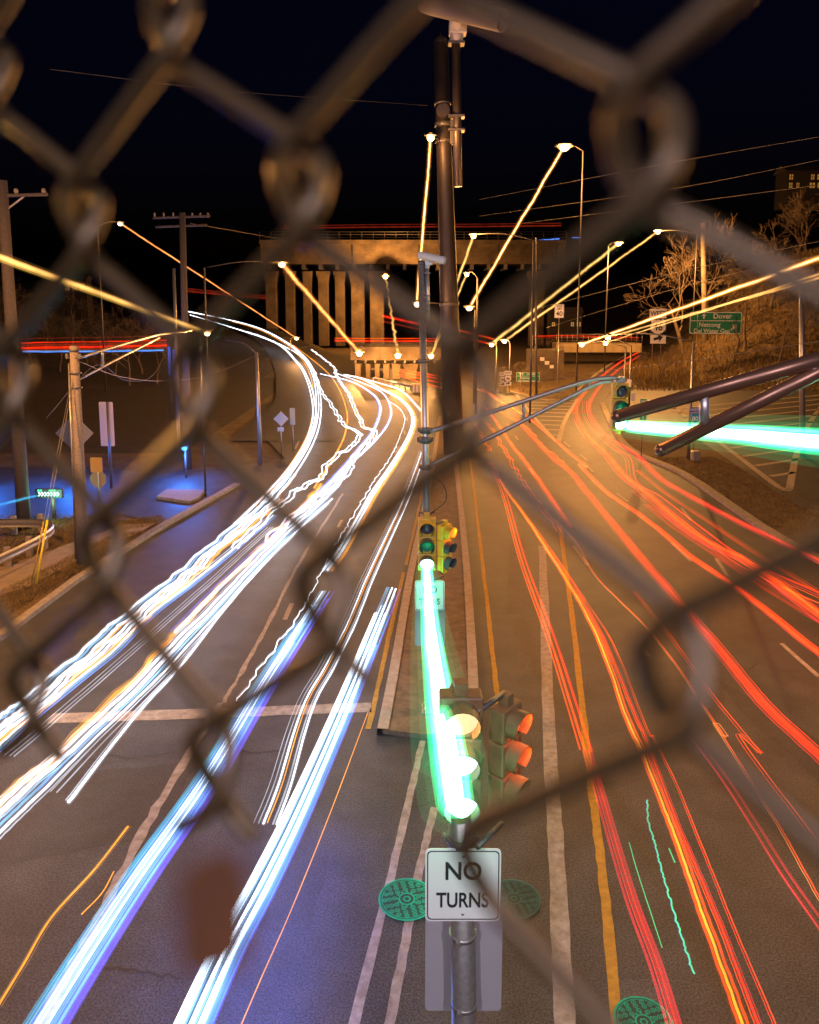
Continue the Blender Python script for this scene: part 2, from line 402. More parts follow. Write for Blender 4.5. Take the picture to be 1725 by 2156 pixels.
def disc(bm, c, r, mi=0, n=24, dome=.02):
    ctr = bm.verts.new((c[0], c[1] - dome, c[2])); mid = []; out = []
    for k in range(n):
        a = 2 * math.pi * k / n
        mid.append(bm.verts.new((c[0] + .6 * r * math.cos(a), c[1] - dome * .7, c[2] + .6 * r * math.sin(a)))); out.append(bm.verts.new((c[0] + r * math.cos(a), c[1], c[2] + r * math.sin(a))))
    for k in range(n):
        j = (k + 1) % n
        bm.faces.new((ctr, mid[k], mid[j])); bm.faces.new((mid[k], out[k], out[j], mid[j]))
    for f in bm.faces: f.smooth = True
def signal_head(loc, yaw, lenses, label, wd=.38, pitch=0, body=None, vis=.26, group='traffic signal heads'):
    t = empty('traffic_signal', loc, label, 'traffic light', group); t.rotation_euler = (pitch, 0, yaw)
    k = wd / .38; ht = .385 * k
    bm = bmesh.new()
    for i in range(3): box(bm, (0, 0, -i * ht), (wd, .2 * k, ht - .008), bev=.018)
    box(bm, (0, 0, .20 * k + .04), (.12 * k, .12 * k, .1)); box(bm, (0, 0, -2 * ht - .2 * k - .02), (.10 * k, .10 * k, .08))
    finish('housing', bm, body or M_YSIG, t, local=True)
    for i, m in enumerate(lenses):
        bm = bmesh.new(); tunnel(bm, (0, -.1 * k, -i * ht), .163 * k, vis * k)
        bmesh.ops.recalc_face_normals(bm, faces=bm.faces)
        v = finish('visor', bm, body or (M_VISOR if i else M_YSIG), t, local=True)
        bm = bmesh.new(); disc(bm, (0, -.104 * k, -i * ht), .15 * k, dome=.16 * k if m in (GREEN_ON,) else .03); finish('lens', bm, m, t, local=True)
    return t

GREEN_ON = glow('green_signal', (.30, 1.0, .62), 9)
RED_ON = glow('red_signal', (1.0, .10, .02), 2.6)
AMBER_ON = glow('orange_white_signal', (1.0, .52, .26), 1.6)
M_CAMW = mat('cream_camera_paint', (.58, .54, .50), .4)

def signal_site(s, where, far):
    W = WM(s); u = lambda p: (p - CAM).dot(FWD) * s / F           # metres per (wide) pixel there
    base_px = W(912, 1560); top = W(887, 557) if far else W(901, 1095); mid = W(899, 1085)
    lean = W(899, 1085) - W(887, 557); foot = mid + lean * ((mid.z - .1) / -lean.z)
    t = empty('signal_pole', foot, 'grey steel signal pole standing on the median, ' + where, 'signal pole', 'signal poles on the median')
    k = u(mid)
    bm = bmesh.new(); tube(bm, [foot, foot + Vector((0, 0, .03))] + ([mid, top] if far else [top]), [12.5 * k, 12.5 * k] + ([9 * k, 6.5 * k] if far else [9.5 * k]), 20); finish('post', bm, M_STEEL, t)
    bm = bmesh.new(); ball(bm, top + Vector((0, 0, .02)), 8 * k, sc=(1, 1, .9)); finish('finial', bm, M_DARKST, t)
    bm = bmesh.new(); box(bm, foot + Vector((0, 0, .03)), (.42, .42, .04), bev=.01)
    for a in (-1, 1):
        for b in (-1, 1): tube(bm, [foot + Vector((a * .16, b * .16, .04)), foot + Vector((a * .16, b * .16, .11))], .018, 6)
    finish('base_plate', bm, M_STEEL, t)
    def axis(py): 
        q = top.lerp(foot, (top.z - W(899, py).z) / (top.z - foot.z)); return q
    for py, hh, rr_ in ((905, 13, 13), (925, 14, 15), (983, 10, 13), (760, 8, 11), (1078, 5, 15), (655, 6, 11)) if far else ((1215, 6, 14),):
        bm = bmesh.new(); a = axis(py); tube(bm, [a + Vector((0, 0, -hh * k / 2)), a + Vector((0, 0, hh * k / 2))], rr_ * k * .9, 16)
        for sg in (-1, 1): tube(bm, [a + Vector((sg * rr_ * k, -.05, 0)), a + Vector((sg * rr_ * k, .05, 0))], 1.8 * k, 6); box(bm, a + Vector((sg * rr_ * k, 0, 0)), (3 * k, .05, hh * k * .7))
        finish('clamp', bm, M_DARKST, t)
    if far: far_top(t, W, u, axis, k, where)
    signs(t, W, u, axis, k, where)
    return W, u, axis

def far_top(t, W, u, axis, k, where):
    # side pipe carrying the camera
    p0 = None
    bm = bmesh.new(); p0 = W(899, 565); p1 = W(902, 681); tube(bm, [p0, p1], 4.2 * k, 14); finish('camera_pipe', bm, M_STEEL, t)
    for py in (575, 622, 647):
        bm = bmesh.new(); a = axis(py); b = W(900, py); tube(bm, [a, b + Vector((5 * k, 0, 0))], 1.5 * k, 8); box(bm, b, (13 * k, 12 * k, 2.2 * k)); finish('pipe_bracket', bm, M_DARKST, t)
    # truss arm reaching over the right carriageway
    up = spline([axis(912), W(1020, 872), W(1200, 813), W(1262, 797), W(1304, 795)], 6)
    lo = spline([axis(983), W(1030, 922), W(1200, 836), W(1255, 809), W(1290, 802)], 6)
    bm = bmesh.new(); tube(bm, up, [5.2 * k - 1.0 * k * i / len(up) for i in range(len(up))], 14); tube(bm, lo, [5 * k - 1.0 * k * i / len(lo) for i in range(len(lo))], 14)
    tube(bm, [W(1103, 845), W(1103, 886)], 3.4 * k, 10); tube(bm, [W(1241, 802), W(1241, 816)], 3.2 * k, 10)
    finish('truss_arm', bm, mat('brown_grey_arm_steel', (.34, .27, .24), .42, .6), t)
    # service cable looping off the pole
    bm = bmesh.new(); a = axis(1000); tube(bm, spline([a + Vector((.1, -.1, 0)), a + Vector((.35, -.2, -.15)), a + Vector((.42, -.2, -.5)), a + Vector((.12, -.1, -.8))], 6), .012, 6); finish('cable', bm, M_INK, t)
    # surveillance camera
    q0, q1 = W(882, 537), W(936, 550); hub = W(903, 549)
    c = empty('surveillance_camera', hub, 'cream tube camera on top of the signal pole, ' + where, 'camera', 'traffic cameras on the signal poles')
    bm = bmesh.new(); q1b = q1 + Vector((0, -.18, 0)); tube(bm, [q0, q0.lerp(q1b, .12), q1b.lerp(q0, .14), q1b], [7.2 * k, 8.0 * k, 7.8 * k, 7.8 * k], 20, cap=False)
    dd = (q1b - q0).normalized(); tube(bm, [q0, q0 + dd * .001], [7.2 * k, .001], 20, cap=False); bmesh.ops.recalc_face_normals(bm, faces=bm.faces)
    finish('barrel', bm, M_CAMW, c)
    bm = bmesh.new(); e = q1b - dd * .12; tube(bm, [e - dd * .02, e], 7 * k, 20); finish('lens_window', bm, mat('camera_glass', (.02, .02, .025), .1), c)
    bm = bmesh.new(); m_ = q0.lerp(q1b, .42); box(bm, hub + Vector((0, 0, -4 * k)), (15 * k, 12 * k, 9 * k), bev=.01); tube(bm, [m_, hub + Vector((0, 0, -2 * k))], 4 * k, 10); tube(bm, [hub, p0], 5 * k, 12)
    for sg in (-1, 1): tube(bm, [hub + Vector((sg * 4 * k, -7 * k, -4 * k)), hub + Vector((sg * 4 * k, -6 * k, -4 * k))], 1.6 * k, 8)
    finish('mount', bm, M_CAMW, c)

def signs(t, W, u, axis, k, where):
    # NO TURNS board and the blank plate below it
    f = W(905, 1254, -.12 / 1); us = u(f); bw, bh = 62 * us, 65 * us
    n = empty('traffic_sign', f + Vector((0, 0, -bh / 2)), 'white NO TURNS sign on the signal pole, ' + where, 'sign', 'no turns signs')
    bm = bmesh.new(); plate(bm, rr_outline(bw, bh, .045), f); finish('board', bm, M_SIGNW, n)
    bm = bmesh.new(); frame_ring(bm, rr_outline(bw * .955, bh * .955, .04), rr_outline(bw * .925, bh * .925, .035), f, fwd=.003); finish('border', bm, M_INK, n)
    lettering(n, [('NO', 0, bh * .19, bh * .34, .88), ('TURNS', -bw * .005, -bh * .21, bh * .285, .74)], M_INK, f)
    for dz in (.4, -.4):
        bm = bmesh.new(); ball(bm, f + Vector((0, -.004, dz * bh)), .013, sc=(1, .5, 1), seg=8); finish('bolt', bm, M_STEEL, n)
    f2 = W(905.5, 1318, .16); u2 = u(f2)
    b = empty('blank_sign', f2, 'blank grey plate below the NO TURNS sign on the signal pole, ' + where, 'sign', 'blank plates on the signal poles')
    bm = bmesh.new(); plate(bm, rr_outline(63 * u2, 88 * u2, .04), f2); finish('plate', bm, mat('grey_sheet_aluminium', (.40, .40, .43), .5, .3), b)
    for py in (1293, 1350):
        bm = bmesh.new(); a = axis(py); a = Vector((a.x, a.y, W(905, py).z)); tube(bm, [a + Vector((0, 0, -.018)), a + Vector((0, 0, .018))], 11.5 * k + .004, 18); box(bm, a + Vector((-.05, -11.5 * k - .01, 0)), (.04, .03, .04)); finish('strap', bm, M_STEEL, b)

def tall_pole():
    Y = 47; ft, tp = D(957, 985, Y), D(928, 92, Y); k = (ft - CAM).dot(FWD) / F
    t = empty('high_mast_pole', ft, 'tall thick dark steel mast rising past the high bridge into the night sky', 'mast')
    ms = mat('dark_weathered_steel', (.055, .045, .045), .5, .5, var=.3, scale=1.5)
    at = lambda py: tp.lerp(ft, (tp.z - D(900, py, Y).z) / (tp.z - ft.z))
    bm = bmesh.new(); tube(bm, [at(985), at(560), at(330), at(92)], [22 * k, 18 * k, 15.5 * k, 14.5 * k], 28); finish('post', bm, ms, t)
    bm = bmesh.new(); ball(bm, tp, 14.5 * k, seg=20); tube(bm, [tp, tp + Vector((0, 0, 20 * k))], 1.5 * k, 6); finish('cap', bm, ms, t)
    bm = bmesh.new(); tube(bm, [at(1000), at(957)], 29 * k, 28); finish('base_collar', bm, M_DARKST, t)
    for py, r_, h_ in ((262, 17, 5), (298, 17.5, 3), (218, 16.5, 3), (640, 20.5, 4)):
        bm = bmesh.new(); tube(bm, [at(py - h_), at(py + h_)], r_ * k, 28); finish('band', bm, M_DARKST, t)
    bm = bmesh.new(); q = at(236) + Vector((0, -15 * k, 0)); tube(bm, [q + Vector((0, -3 * k, 0)), q + Vector((0, 4 * k, 0))], 13 * k, 20); finish('hand_hole', bm, ms, t)
    bm = bmesh.new(); q = at(280) + Vector((20 * k, -6 * k, 0)); box(bm, q, (15 * k, 16 * k, 46 * k), bev=1.5 * k); finish('junction_box', bm, M_DARKST, t)
    bm = bmesh.new(); p0, p1 = D(960, 90, Y - .3), D(964.5, 393, Y - .3); tube(bm, [p0, p1], 8.6 * k, 18); finish('camera_pipe', bm, mat('pipe_steel', (.15, .12, .10), .4, .7, var=.2, scale=4), t)
    for py in (122, 176, 205):
        bm = bmesh.new(); b = D(961, py + 70, Y - .3) if py > 130 else D(961, 92, Y - .3); tube(bm, [at(py + 70 if py > 130 else 92), b + Vector((16 * k, 0, 0))], 2 * k, 8); box(bm, b, (32 * k, 26 * k, 4 * k)); finish('pipe_bracket', bm, M_DARKST, t)
    hub = D(964, 62, Y - .3)
    c = empty('surveillance_camera', hub, 'large cream tube camera at the top edge of the picture, on the tall dark mast', 'camera', 'traffic cameras on the poles')
    q0, q1 = D(893, 4, Y - .5), D(1060, 44, Y - 3.2); dd = (q1 - q0).normalized()
    bm = bmesh.new(); tube(bm, [q0, q0.lerp(q1, .1), q0.lerp(q1, .85), q1], [19 * k, 20.5 * k, 20 * k, 20 * k], 28, cap=False); tube(bm, [q0, q0 + dd * .001], [19 * k, .001], 28, cap=False); finish('barrel', bm, mat('grey_camera_paint', (.17, .15, .145), .45), c)
    bm = bmesh.new(); e = q1 - dd * 14 * k; tube(bm, [e - dd * .05, e], 18 * k, 28); finish('lens_window', bm, mat('camera_glass', (.02, .02, .025), .1), c)
    bm = bmesh.new(); box(bm, hub + Vector((0, 0, 2 * k)), (34 * k, 30 * k, 24 * k), bev=2 * k); tube(bm, [hub, q0.lerp(q1, .42)], 12 * k, 14); tube(bm, [hub, p0], 13 * k, 16)
    for sg in (-1, 1): tube(bm, [hub + Vector((sg * 9 * k, -16 * k, 2 * k)), hub + Vector((sg * 9 * k, -13 * k, 2 * k))], 3.4 * k, 10)
    finish('mount', bm, M_CAMW, c)
    # brackets holding the two lamps beside the mast
    return at
atm = tall_pole()
def near_truss():
    Y = 6.4; ft = D(2010, 900, Y); ft.z = 0
    t = empty('mast_arm_pole', ft, 'steel pole whose thick brown twin pipe truss arm enters at the right edge', 'signal pole')
    tp = D(2010, 640, Y); k = (tp - CAM).dot(FWD) / F
    bm = bmesh.new(); tube(bm, [ft + Vector((0, 0, -.05)), tp], [.14, .11], 20); finish('post', bm, M_STEEL, t)
    ma = mat('dark_brown_arm_steel', (.17, .09, .055), .36, .7)
    for nm, a, b, r0, r1 in (('arm_pipe', (2010, 676), (1300, 877), 19, 14), ('arm_pipe', (2010, 640), (1392, 948), 18, 14)):
        a, b = D(*a, Y), D(*b, Y); bm = bmesh.new(); tube(bm, [a, b], [r0 * k, r1 * k], 24); ball(bm, b, r1 * k); finish(nm, bm, ma, t)
    for x, y0, y1 in ((1483, 826, 902), (1712, 760, 792)):
        bm = bmesh.new(); tube(bm, [D(x, y0, Y), D(x, y1, Y)], 10.5 * k, 16); finish('arm_strut', bm, M_STEEL, t)
near_truss()
Wf, uf, axf = signal_site(1.0, 'farther one', True)
Wn, un, axn = signal_site(2.56, 'nearest one', False)
h1 = signal_head(Wf(899, 1108, -.26), .0, [M_LENSR, M_LENSG, GREEN_ON], 'yellow signal head with one green light glowing above the small NO TURNS sign', .375)
h2 = signal_head(Wf(936, 1120, -.05), math.radians(50), [RED_ON, M_LENSR, M_LENSR], 'yellow signal head turned sideways with its top red light lit, beside the small green one', .33, vis=.2)
M_YSIG_DIM = mat('yellow_signal_paint_dimmed', (.20, .12, .05), .5, var=.3, scale=9)  # signal yellow darkened: the near heads' ghosted dimness is put into the base colour
ns = signal_head(Wn(903, 1112, -.22), .0, [AMBER_ON, glow('pale_signal', (.75, 1, .85), 3), GREEN_ON], 'large signal head right above the big NO TURNS sign with all three lights glaring', .36, body=M_YSIG_DIM, vis=.2)
nh = signal_head(Wn(940, 1118, -.02), math.radians(50), [RED_ON, RED_ON, M_LENSR], 'large signal head turned sideways with orange glowing hoods, right of the big green light', .30, body=M_YSIG_DIM, vis=.17)
h3 = signal_head(Wf(1305, 822, .1), math.radians(0), [M_LENSR, M_LENSG, GREEN_ON], 'signal head hanging from the end of the thin truss arm over the right road', .34)
bm = bmesh.new(); tube(bm, [Wf(1305, 795, .1), Wf(1305, 806, .1)], .045, 8); box(bm, Wf(1305, 799, .1), (.2, .18, .12)); finish('hanger', bm, M_STEEL, h3)
for o in (h1, h2, ns, nh):      # bracket back to the post
    W, ax = (Wf, axf) if o in (h1, h2) else (Wn, axn)
    for z in (.24, -.98):
        bm = bmesh.new()
        p = o.location + Vector((0, .02, z)); f_ = min([axf(y) if W is Wf else axn(y) for y in range(1096, 1300, 4)], key=lambda q: abs(q.z - p.z))
        tube(bm, [p, f_], .025, 8); finish('bracket', bm, M_DARKST, o)
GCOL = (.08, 1, .45)
for o, q, pw, c_ in ((nh, (.06, -.22, .0), 5, (1, .14, .02)), (nh, (.06, -.22, -.31), 4, (1, .14, .02)), (h2, (.05, -.24, 0), 6, (1, .14, .02)), (ns, (.03, -.2, .04), 6, (1, .4, .15))):
    lamp_light(o.location + Matrix.Rotation(o.rotation_euler.z, 3, 'Z') @ Vector(q), pw, c_, .04)
lamp_light(h1.location + Vector((0, -.75, -.95)), 45, GCOL, .10)
lamp_light(ns.location + Vector((.05, -.7, -.95)), 12, GCOL, .10)
lamp_light(h3.location + Vector((.1, -.6, -1.3)), 18, GCOL, .10)

# ------------------------------------------------------------------ street lamps
LAMPG = glow('sodium_bulb', (1.0, .66, .30), 16)
REFR = glow('orange_refractor', (1.0, .40, .06), 1.3)
def street_lamp(P, base, label, power, arm=None, bulb=.2, post_r=.07, mount_z=None, cat='street lamp', m=None, group='sodium street lamps'):
    P = Vector(P); base = Vector(base)
    t = empty('street_lamp', base, label, cat, group); m = m or M_DARKST
    topz = P.z - .25 if mount_z is None else mount_z
    top = Vector((base.x, base.y, topz))
    bm = bmesh.new(); tube(bm, [base, top], [post_r * 1.3, post_r], 10); finish('post', bm, m, t)
    bm = bmesh.new(); h = P + Vector((0, 0, .14)); mid = top.lerp(h, .5) + Vector((0, 0, .25)); tube(bm, spline([top, mid, h], 6), post_r * .55, 8); finish('arm', bm, m, t)
    bm = bmesh.new(); ball(bm, h, bulb * 1.25, sc=(1.5, 1, .42)); finish('lamp_head', bm, M_DARKST, t)
    bm = bmesh.new(); ball(bm, P + Vector((0, 0, .03)), bulb * 1.02, sc=(1.25, 1, .6)); finish('refractor', bm, REFR, t)
    bm = bmesh.new(); ball(bm, P + Vector((0, -bulb * .35, -.05)), bulb * .82, sc=(1.1, 1.3, .85)); finish('bulb', bm, LAMPG, t)
    if power: lamp_light(P + Vector((0, -bulb * 2 - .25, -.3)), power, parent=t)
    return t
def gp(x, y): return Vector((x, y, land(x, y) - .05))
PW = .85
L = {}
def put(key, px, py, Y, bx, by, label, power, **k):
    P = D(px, py, Y); L[key] = P
    street_lamp(P, gp(P.x + bx, P.y + by), label, power * PW, **k)
put('1a', 1188, 310, 80, 2.0, .6, 'tall street lamp with the brightest bulb, high above the right carriageway', 11000, bulb=.52, post_r=.07)
put('1b', 988, 648, 72, .6, .8, 'bright street lamp at the low end of the longest orange streak', 2200, bulb=.3)
put('3a', 997, 497, 60, 4.6, .5, 'street lamp on a long arm right of the high dark bridge', 4500, bulb=.2)
put('4a', 983, 578, 64, .9, .4, 'small street lamp just below the one on the long arm', 2500, bulb=.17)
put('6a', 594, 556, 62, -6.2, .5, 'street lamp on a long arm in front of the bridge piers', 3500, bulb=.28)
put('7a', 254, 471, 80, -2.5, .5, 'small red-orange lamp high on the left above the dark trees', 700, bulb=.22)
put('8a', 1302, 513, 104, -1.2, .3, 'street lamp left of the two beside the lit bare tree', 12000, bulb=.36)
put('9a', 1385, 488, 106, 5.4, .4, 'street lamp on a long arm against the lit bare tree', 34000, bulb=.34)
put('10b', 1280, 710, 46, 5.1, .2, 'lamp on the grey post that carries the blue interstate shield', 1800, bulb=.16, m=M_STEEL)
put('10c', 1275, 722, 64, 2.2, .3, 'lamp on the taller of two thin posts beside the hanging right signal', 2000, bulb=.2)
put('10d', 1225, 725, 66, 3.8, .3, 'lamp on the longer armed thin post beside the ramp trails', 2400, bulb=.22)
put('11b', 437, 700, 36, -.5, .6, 'yellow lamp above the left road behind the tall wooden pole', 1500, bulb=.15, post_r=.04)
# lamps whose heads are outside the picture but whose streaks cross it
put('10a', 2010, 440, 20, 2.2, .3, 'near right street lamp on a steel post outside the picture edge', 7500, bulb=.2)
put('11a', -320, 424, 20, -2.2, .3, 'near left street lamp on a steel post outside the picture edge', 11000, bulb=.2)
# wall and pole mounted lamps
def bracket_lamp(P, wall, label, power, bulb=.15):
    t = empty('wall_lamp', P, label, 'lamp', 'bracket lamps')
    bm = bmesh.new(); tube(bm, [Vector(wall), P + Vector((0, 0, .1))], .03, 8); finish('bracket', bm, M_DARKST, t)
    bm = bmesh.new(); ball(bm, P + Vector((0, 0, .12)), bulb * 1.2, sc=(1.3, 1, .4)); finish('lamp_head', bm, M_DARKST, t)
    bm = bmesh.new(); ball(bm, P + Vector((0, 0, bulb * .15)), bulb * 1.0); finish('refractor', bm, REFR, t)
    bm = bmesh.new(); ball(bm, P + Vector((0, -bulb * .4, -bulb * .1)), bulb * .82, sc=(1, 1.35, 1)); finish('bulb', bm, LAMPG, t)
    if power: lamp_light(P + Vector((0, -bulb * 2.3 - .3, -.25)), power, parent=t)
    return t
L['2a'] = D(907, 290, 45.6); bracket_lamp(L['2a'], atm(300), 'bright orange lamp bracketed to the tall dark mast high above the road', 900, .24)
L['2b'] = D(878, 640, 45); bracket_lamp(L['2b'], atm(640), 'lower orange lamp bracketed to the tall dark mast just left of it', 500, .2)
L['5a'] = D(812, 582, 163); bracket_lamp(L['5a'], L['5a'] + Vector((1, 7, 1)), 'lamp on the last pier of the high bridge', 26000, .6)
L['5b'] = D(838, 748, 93); bracket_lamp(L['5b'], L['5b'] + Vector((.5, 4.5, .6)), 'lamp under the right side of the low bridge', 6000, .4)
L['6b'] = D(757, 743, 92); bracket_lamp(L['6b'], L['6b'] + Vector((.6, 4.5, .6)), 'lamp at the left end of the low bridge', 5000, .42)
L['3b'] = D(908, 749, 91); bracket_lamp(L['3b'], L['3b'] + Vector((0, 5.5, .6)), 'lamp behind the signal poles at the right end of the low bridge', 4000, .36)
L['8b'] = D(1035, 725, 84); street_lamp(L['8b'], gp(L['8b'].x + .6, 84.5), 'low lamp at the end of the left pale streak near the lit shrub', 1800, bulb=.28, post_r=.05)
L['9b'] = D(1062, 718, 86); street_lamp(L['9b'], gp(L['9b'].x + .7, 86.5), 'low lamp right beside the lit bare shrub', 4500, bulb=.28, post_r=.05)
L['7b'] = D(625, 712, 118); street_lamp(L['7b'], gp(L['7b'].x - 1, 118.5), 'tiny lamp beside the curving left road at the foot of the bridge', 1500, bulb=.3)
# assumed street lamps, added on the overpass pavement behind the viewer to light fence wire and road
for lx, lab in ((-5, 'street lamp on the overpass behind the fence, left of the viewer'), (6, 'street lamp on the overpass behind the fence, right of the viewer')):
    assumed_lamp = street_lamp((lx, -11, 18), (lx - 1.5, -11.3, 9), lab, 0)
    lamp_light((lx, -10.4, 17.6), 9500, (.90, .74, .92), .25, assumed_lamp)  # light of the assumed, unseen lamp

# ------------------------------------------------------------------ glowing streaks
SPEC = {
    'W': ('white', (.80, .88, 1.0), 1.350),
    'V': ('soft_white', (.62, .70, .86), 0.374),
    'C': ('cyan_white', (.20, .60, 1.0), 0.420),
    'Z': ('added_strong_blue', (.02, .10, 1.0), 130.000),
    'B': ('blue', (.10, .28, 1.0), 0.715),
    'I': ('indigo', (.09, .07, .70), 0.425),
    'T': ('teal', (.03, .32, .55), 0.500),
    'O': ('amber', (1.0, .34, .015), 0.850),
    'R': ('red', (1.0, .022, .003), 0.550),
    'N': ('orange_red', (1.0, .07, .003), 0.550),
    'K': ('crimson', (.62, .01, .03), 0.500),
    'D': ('dim_red', (.30, .02, .006), 0.300),
    'G': ('green', (.02, .86, .30), 0.483),
    'H': ('pale_green', (.10, 1.0, .46), 0.630),
    'P': ('pale_mint', (.66, 1.0, .86), 1.300),
    'S': ('sodium_streak', (1.0, .34, .04), 0.420),
    'X': ('streak_core', (1.0, .70, .34), 1.300),
    'Y': ('gold_streak', (.80, .46, .12), 0.360),
    'U': ('gold_bright', (1.0, .48, .12), 0.350),
    'E': ('ember_streak', (1.0, .30, .07), 0.550),
    'Q': ('olive_gold', (.45, .26, .04), 0.440),
}
GL = {k: light_air(*v) for k, v in SPEC.items()}
GL.update({k + 'h': light_air(v[0] + '_halo', v[1], min(v[2], 1.2) * .075, .3) for k, v in SPEC.items()})
GLOW_P = glow('pale_mint_led', (.66, 1, .86), 2.6); GLOW_H = glow('pale_green_led', (.10, 1, .46), 1.5)
def trail(name, label, cat, pts3, strands, group, wob=0, per=10, wl=.8, seed=0, halo=2.3):
    """bundle of thin lights along one path; strand = (sideways, up, radius, colour)"""
    rnd = random.Random(seed or len(label))
    path = spline(pts3, per); keys = []
    if halo:
        strands = list(strands) + [(a, b, r * halo, k + 'h') for a, b, r, k in strands if r >= .016]
    for *_, k in strands:
        if k not in keys: keys.append(k)
    bm = bmesh.new()
    ph = [rnd.uniform(0, 6.28) for _ in range(4)]
    acc = 0; prev = path[0]; base = []
    for i, p in enumerate(path):
        acc += (p - prev).length; prev = p
        t = path[min(i + 1, len(path) - 1)] - path[max(i - 1, 0)]
        s = Vector((t.y, -t.x, 0)); s = s.normalized() if s.length > 1e-6 else Vector((1, 0, 0))
        d = math.sin(acc / wl + ph[0]) * .6 + math.sin(acc / wl * 2.3 + ph[1]) * .5 + rnd.uniform(-.5, .5)
        e = math.sin(acc / wl * 1.4 + ph[2]) * .6 + rnd.uniform(-.6, .6)
        base.append((p, s, d * wob, e * wob))
    for so, up, r, k in strands:
        cut = rnd.randint(0, max(1, len(base) // 9)) if len(strands) > 15 else 0          # lamps of a long row do not all start at one point
        tube(bm, [p + s * (so + d) + Vector((0, 0, up + e * .7)) for p, s, d, e in base[cut:]], r, 6, keys.index(k))
    return tag(finish(name, bm, [GL[k] for k in keys], smooth=True), label, cat, group)
def gz(pts, z=.65): return [G(x, y, z) for x, y in pts]
def ga(pts): return [G(x, y, zA(y) + .65) for x, y in pts]
HG = 'headlight trails on the left carriageway'; TG = 'tail light trails on the right carriageway'
def head(label, pts, strands, wob=0, z=.65, f=None, **k):
    strands = [(a, b, r * (1.15 if c_ == 'O' else .74 if len(strands) < 8 else 1), c_) for a, b, r, c_ in strands]
    return trail('headlight_trail', label, 'light trail', f(pts) if f else gz(pts, z), strands, HG, wob, **k)
def tail(label, pts, strands, wob=0, z=.7, **k):
    strands = [(a, b, r * .82, c_) for a, b, r, c_ in strands]
    return trail('tail_light_trail', label, 'light trail', gz(pts, z), strands, TG, wob, **k)
W2 = [(-.12, 0, .055, 'W'), (.12, .02, .055, 'W')]
W3 = [(-.2, 0, .05, 'W'), (0, .05, .045, 'W'), (.2, 0, .05, 'W'), (.34, .03, .02, 'C')]
head('thickest white trail sweeping round the outside of the far left bend', [(396, 656), (480, 673), (545, 691), (600, 719), (640, 752), (662, 790), (671, 840), (668, 888), (652, 935), (612, 1000), (560, 1060)], W3 + [(.45, -.1, .03, 'O')], f=ga)
head('white trail just inside the thickest one on the far left bend', [(400, 663), (490, 690), (580, 722), (625, 762), (648, 800), (662, 858), (654, 915), (620, 978), (560, 1046), (500, 1105)], W2, f=ga)
head('broad white trail running out of the bend to the left edge, uppermost of the set', [(612, 1000), (560, 1058), (465, 1130), (370, 1212), (275, 1285), (200, 1350), (100, 1436), (0, 1512), (-60, 1556)], [(-.2, 0, .04, 'W'), (-.08, .03, .035, 'C'), (.06, 0, .04, 'W'), (-.3, .02, .014, 'O')], .045, wl=.5)
head('wavy white trail with an amber core at the left edge', [(590, 1050), (460, 1158), (400, 1215), (340, 1262), (270, 1326), (120, 1452), (0, 1552), (-60, 1600)], [(0, 0, .045, 'W'), (.12, .02, .04, 'W'), (-.14, 0, .035, 'O')], .05, wl=.5)
head('blue white trail below the wavy ones at the left edge', [(580, 1085), (440, 1203), (320, 1296), (240, 1376), (100, 1487), (0, 1576), (-60, 1626)], [(0, 0, .03, 'C'), (.09, 0, .03, 'W'), (.2, .02, .025, 'V'), (-.08, 0, .02, 'B')], .01)
head('faint grey trail between the white bundles', [(575, 1110), (450, 1225), (330, 1332), (125, 1512), (30, 1592)], [(0, 0, .02, 'V'), (.09, 0, .014, 'V'), (.2, 0, .012, 'V')], .005)
head('wavy amber trail along the middle of the white bundle', [(676, 1020), (655, 1045), (590, 1115), (500, 1202), (425, 1276), (350, 1356), (270, 1440), (150, 1558), (40, 1656), (-40, 1725)], [(0, 0, .045, 'O'), (.06, .05, .02, 'Q')], .05, wl=.6)
head('wide white trail next to the wavy amber one', [(735, 985), (695, 1040), (590, 1137), (480, 1252), (360, 1376), (200, 1536), (60, 1656), (-30, 1735)], [(0, 0, .06, 'W'), (.15, .02, .05, 'W'), (.28, 0, .02, 'V'), (-.12, 0, .02, 'C')], .02)
head('violet edged white trail low on the left, pointing at the corner', [(690, 1060), (560, 1180), (440, 1312), (330, 1430), (190, 1565), (90, 1665), (0, 1752), (-40, 1790)], [(0, 0, .03, 'W'), (-.1, 0, .02, 'V'), (.12, 0, .035, 'C'), (.24, 0, .012, 'V')], .008)
head('single straight white trail crossing the stop line left of the middle', [(700, 1050), (610, 1132), (500, 1250), (385, 1396), (290, 1502), (195, 1622), (145, 1688)], [(0, 0, .035, 'W'), (.05, .03, .015, 'V')], .006)
head('short faint trail stubs beside the single straight white one', [(360, 1420), (290, 1490), (220, 1560), (120, 1668)], [(0, 0, .02, 'V'), (.12, 0, .014, 'V'), (.22, .02, .012, 'V'), (.34, 0, .012, 'I')])
c4 = lambda *q: [(483 + .32 * x, 483 + .32 * y) for x, y in q]
head('jagged white trail of a shaken lamp, left of the two', c4((0, 640), (200, 700), (420, 800), (540, 910), (600, 1050), (700, 1200), (760, 1290), (850, 1335), (845, 1385), (790, 1440), (660, 1530), (600, 1630), (450, 1720)) + [(560, 1090), (500, 1150)], [(-.1, 0, .04, 'W'), (.12, .02, .035, 'W')], .09, f=ga, wl=.7)
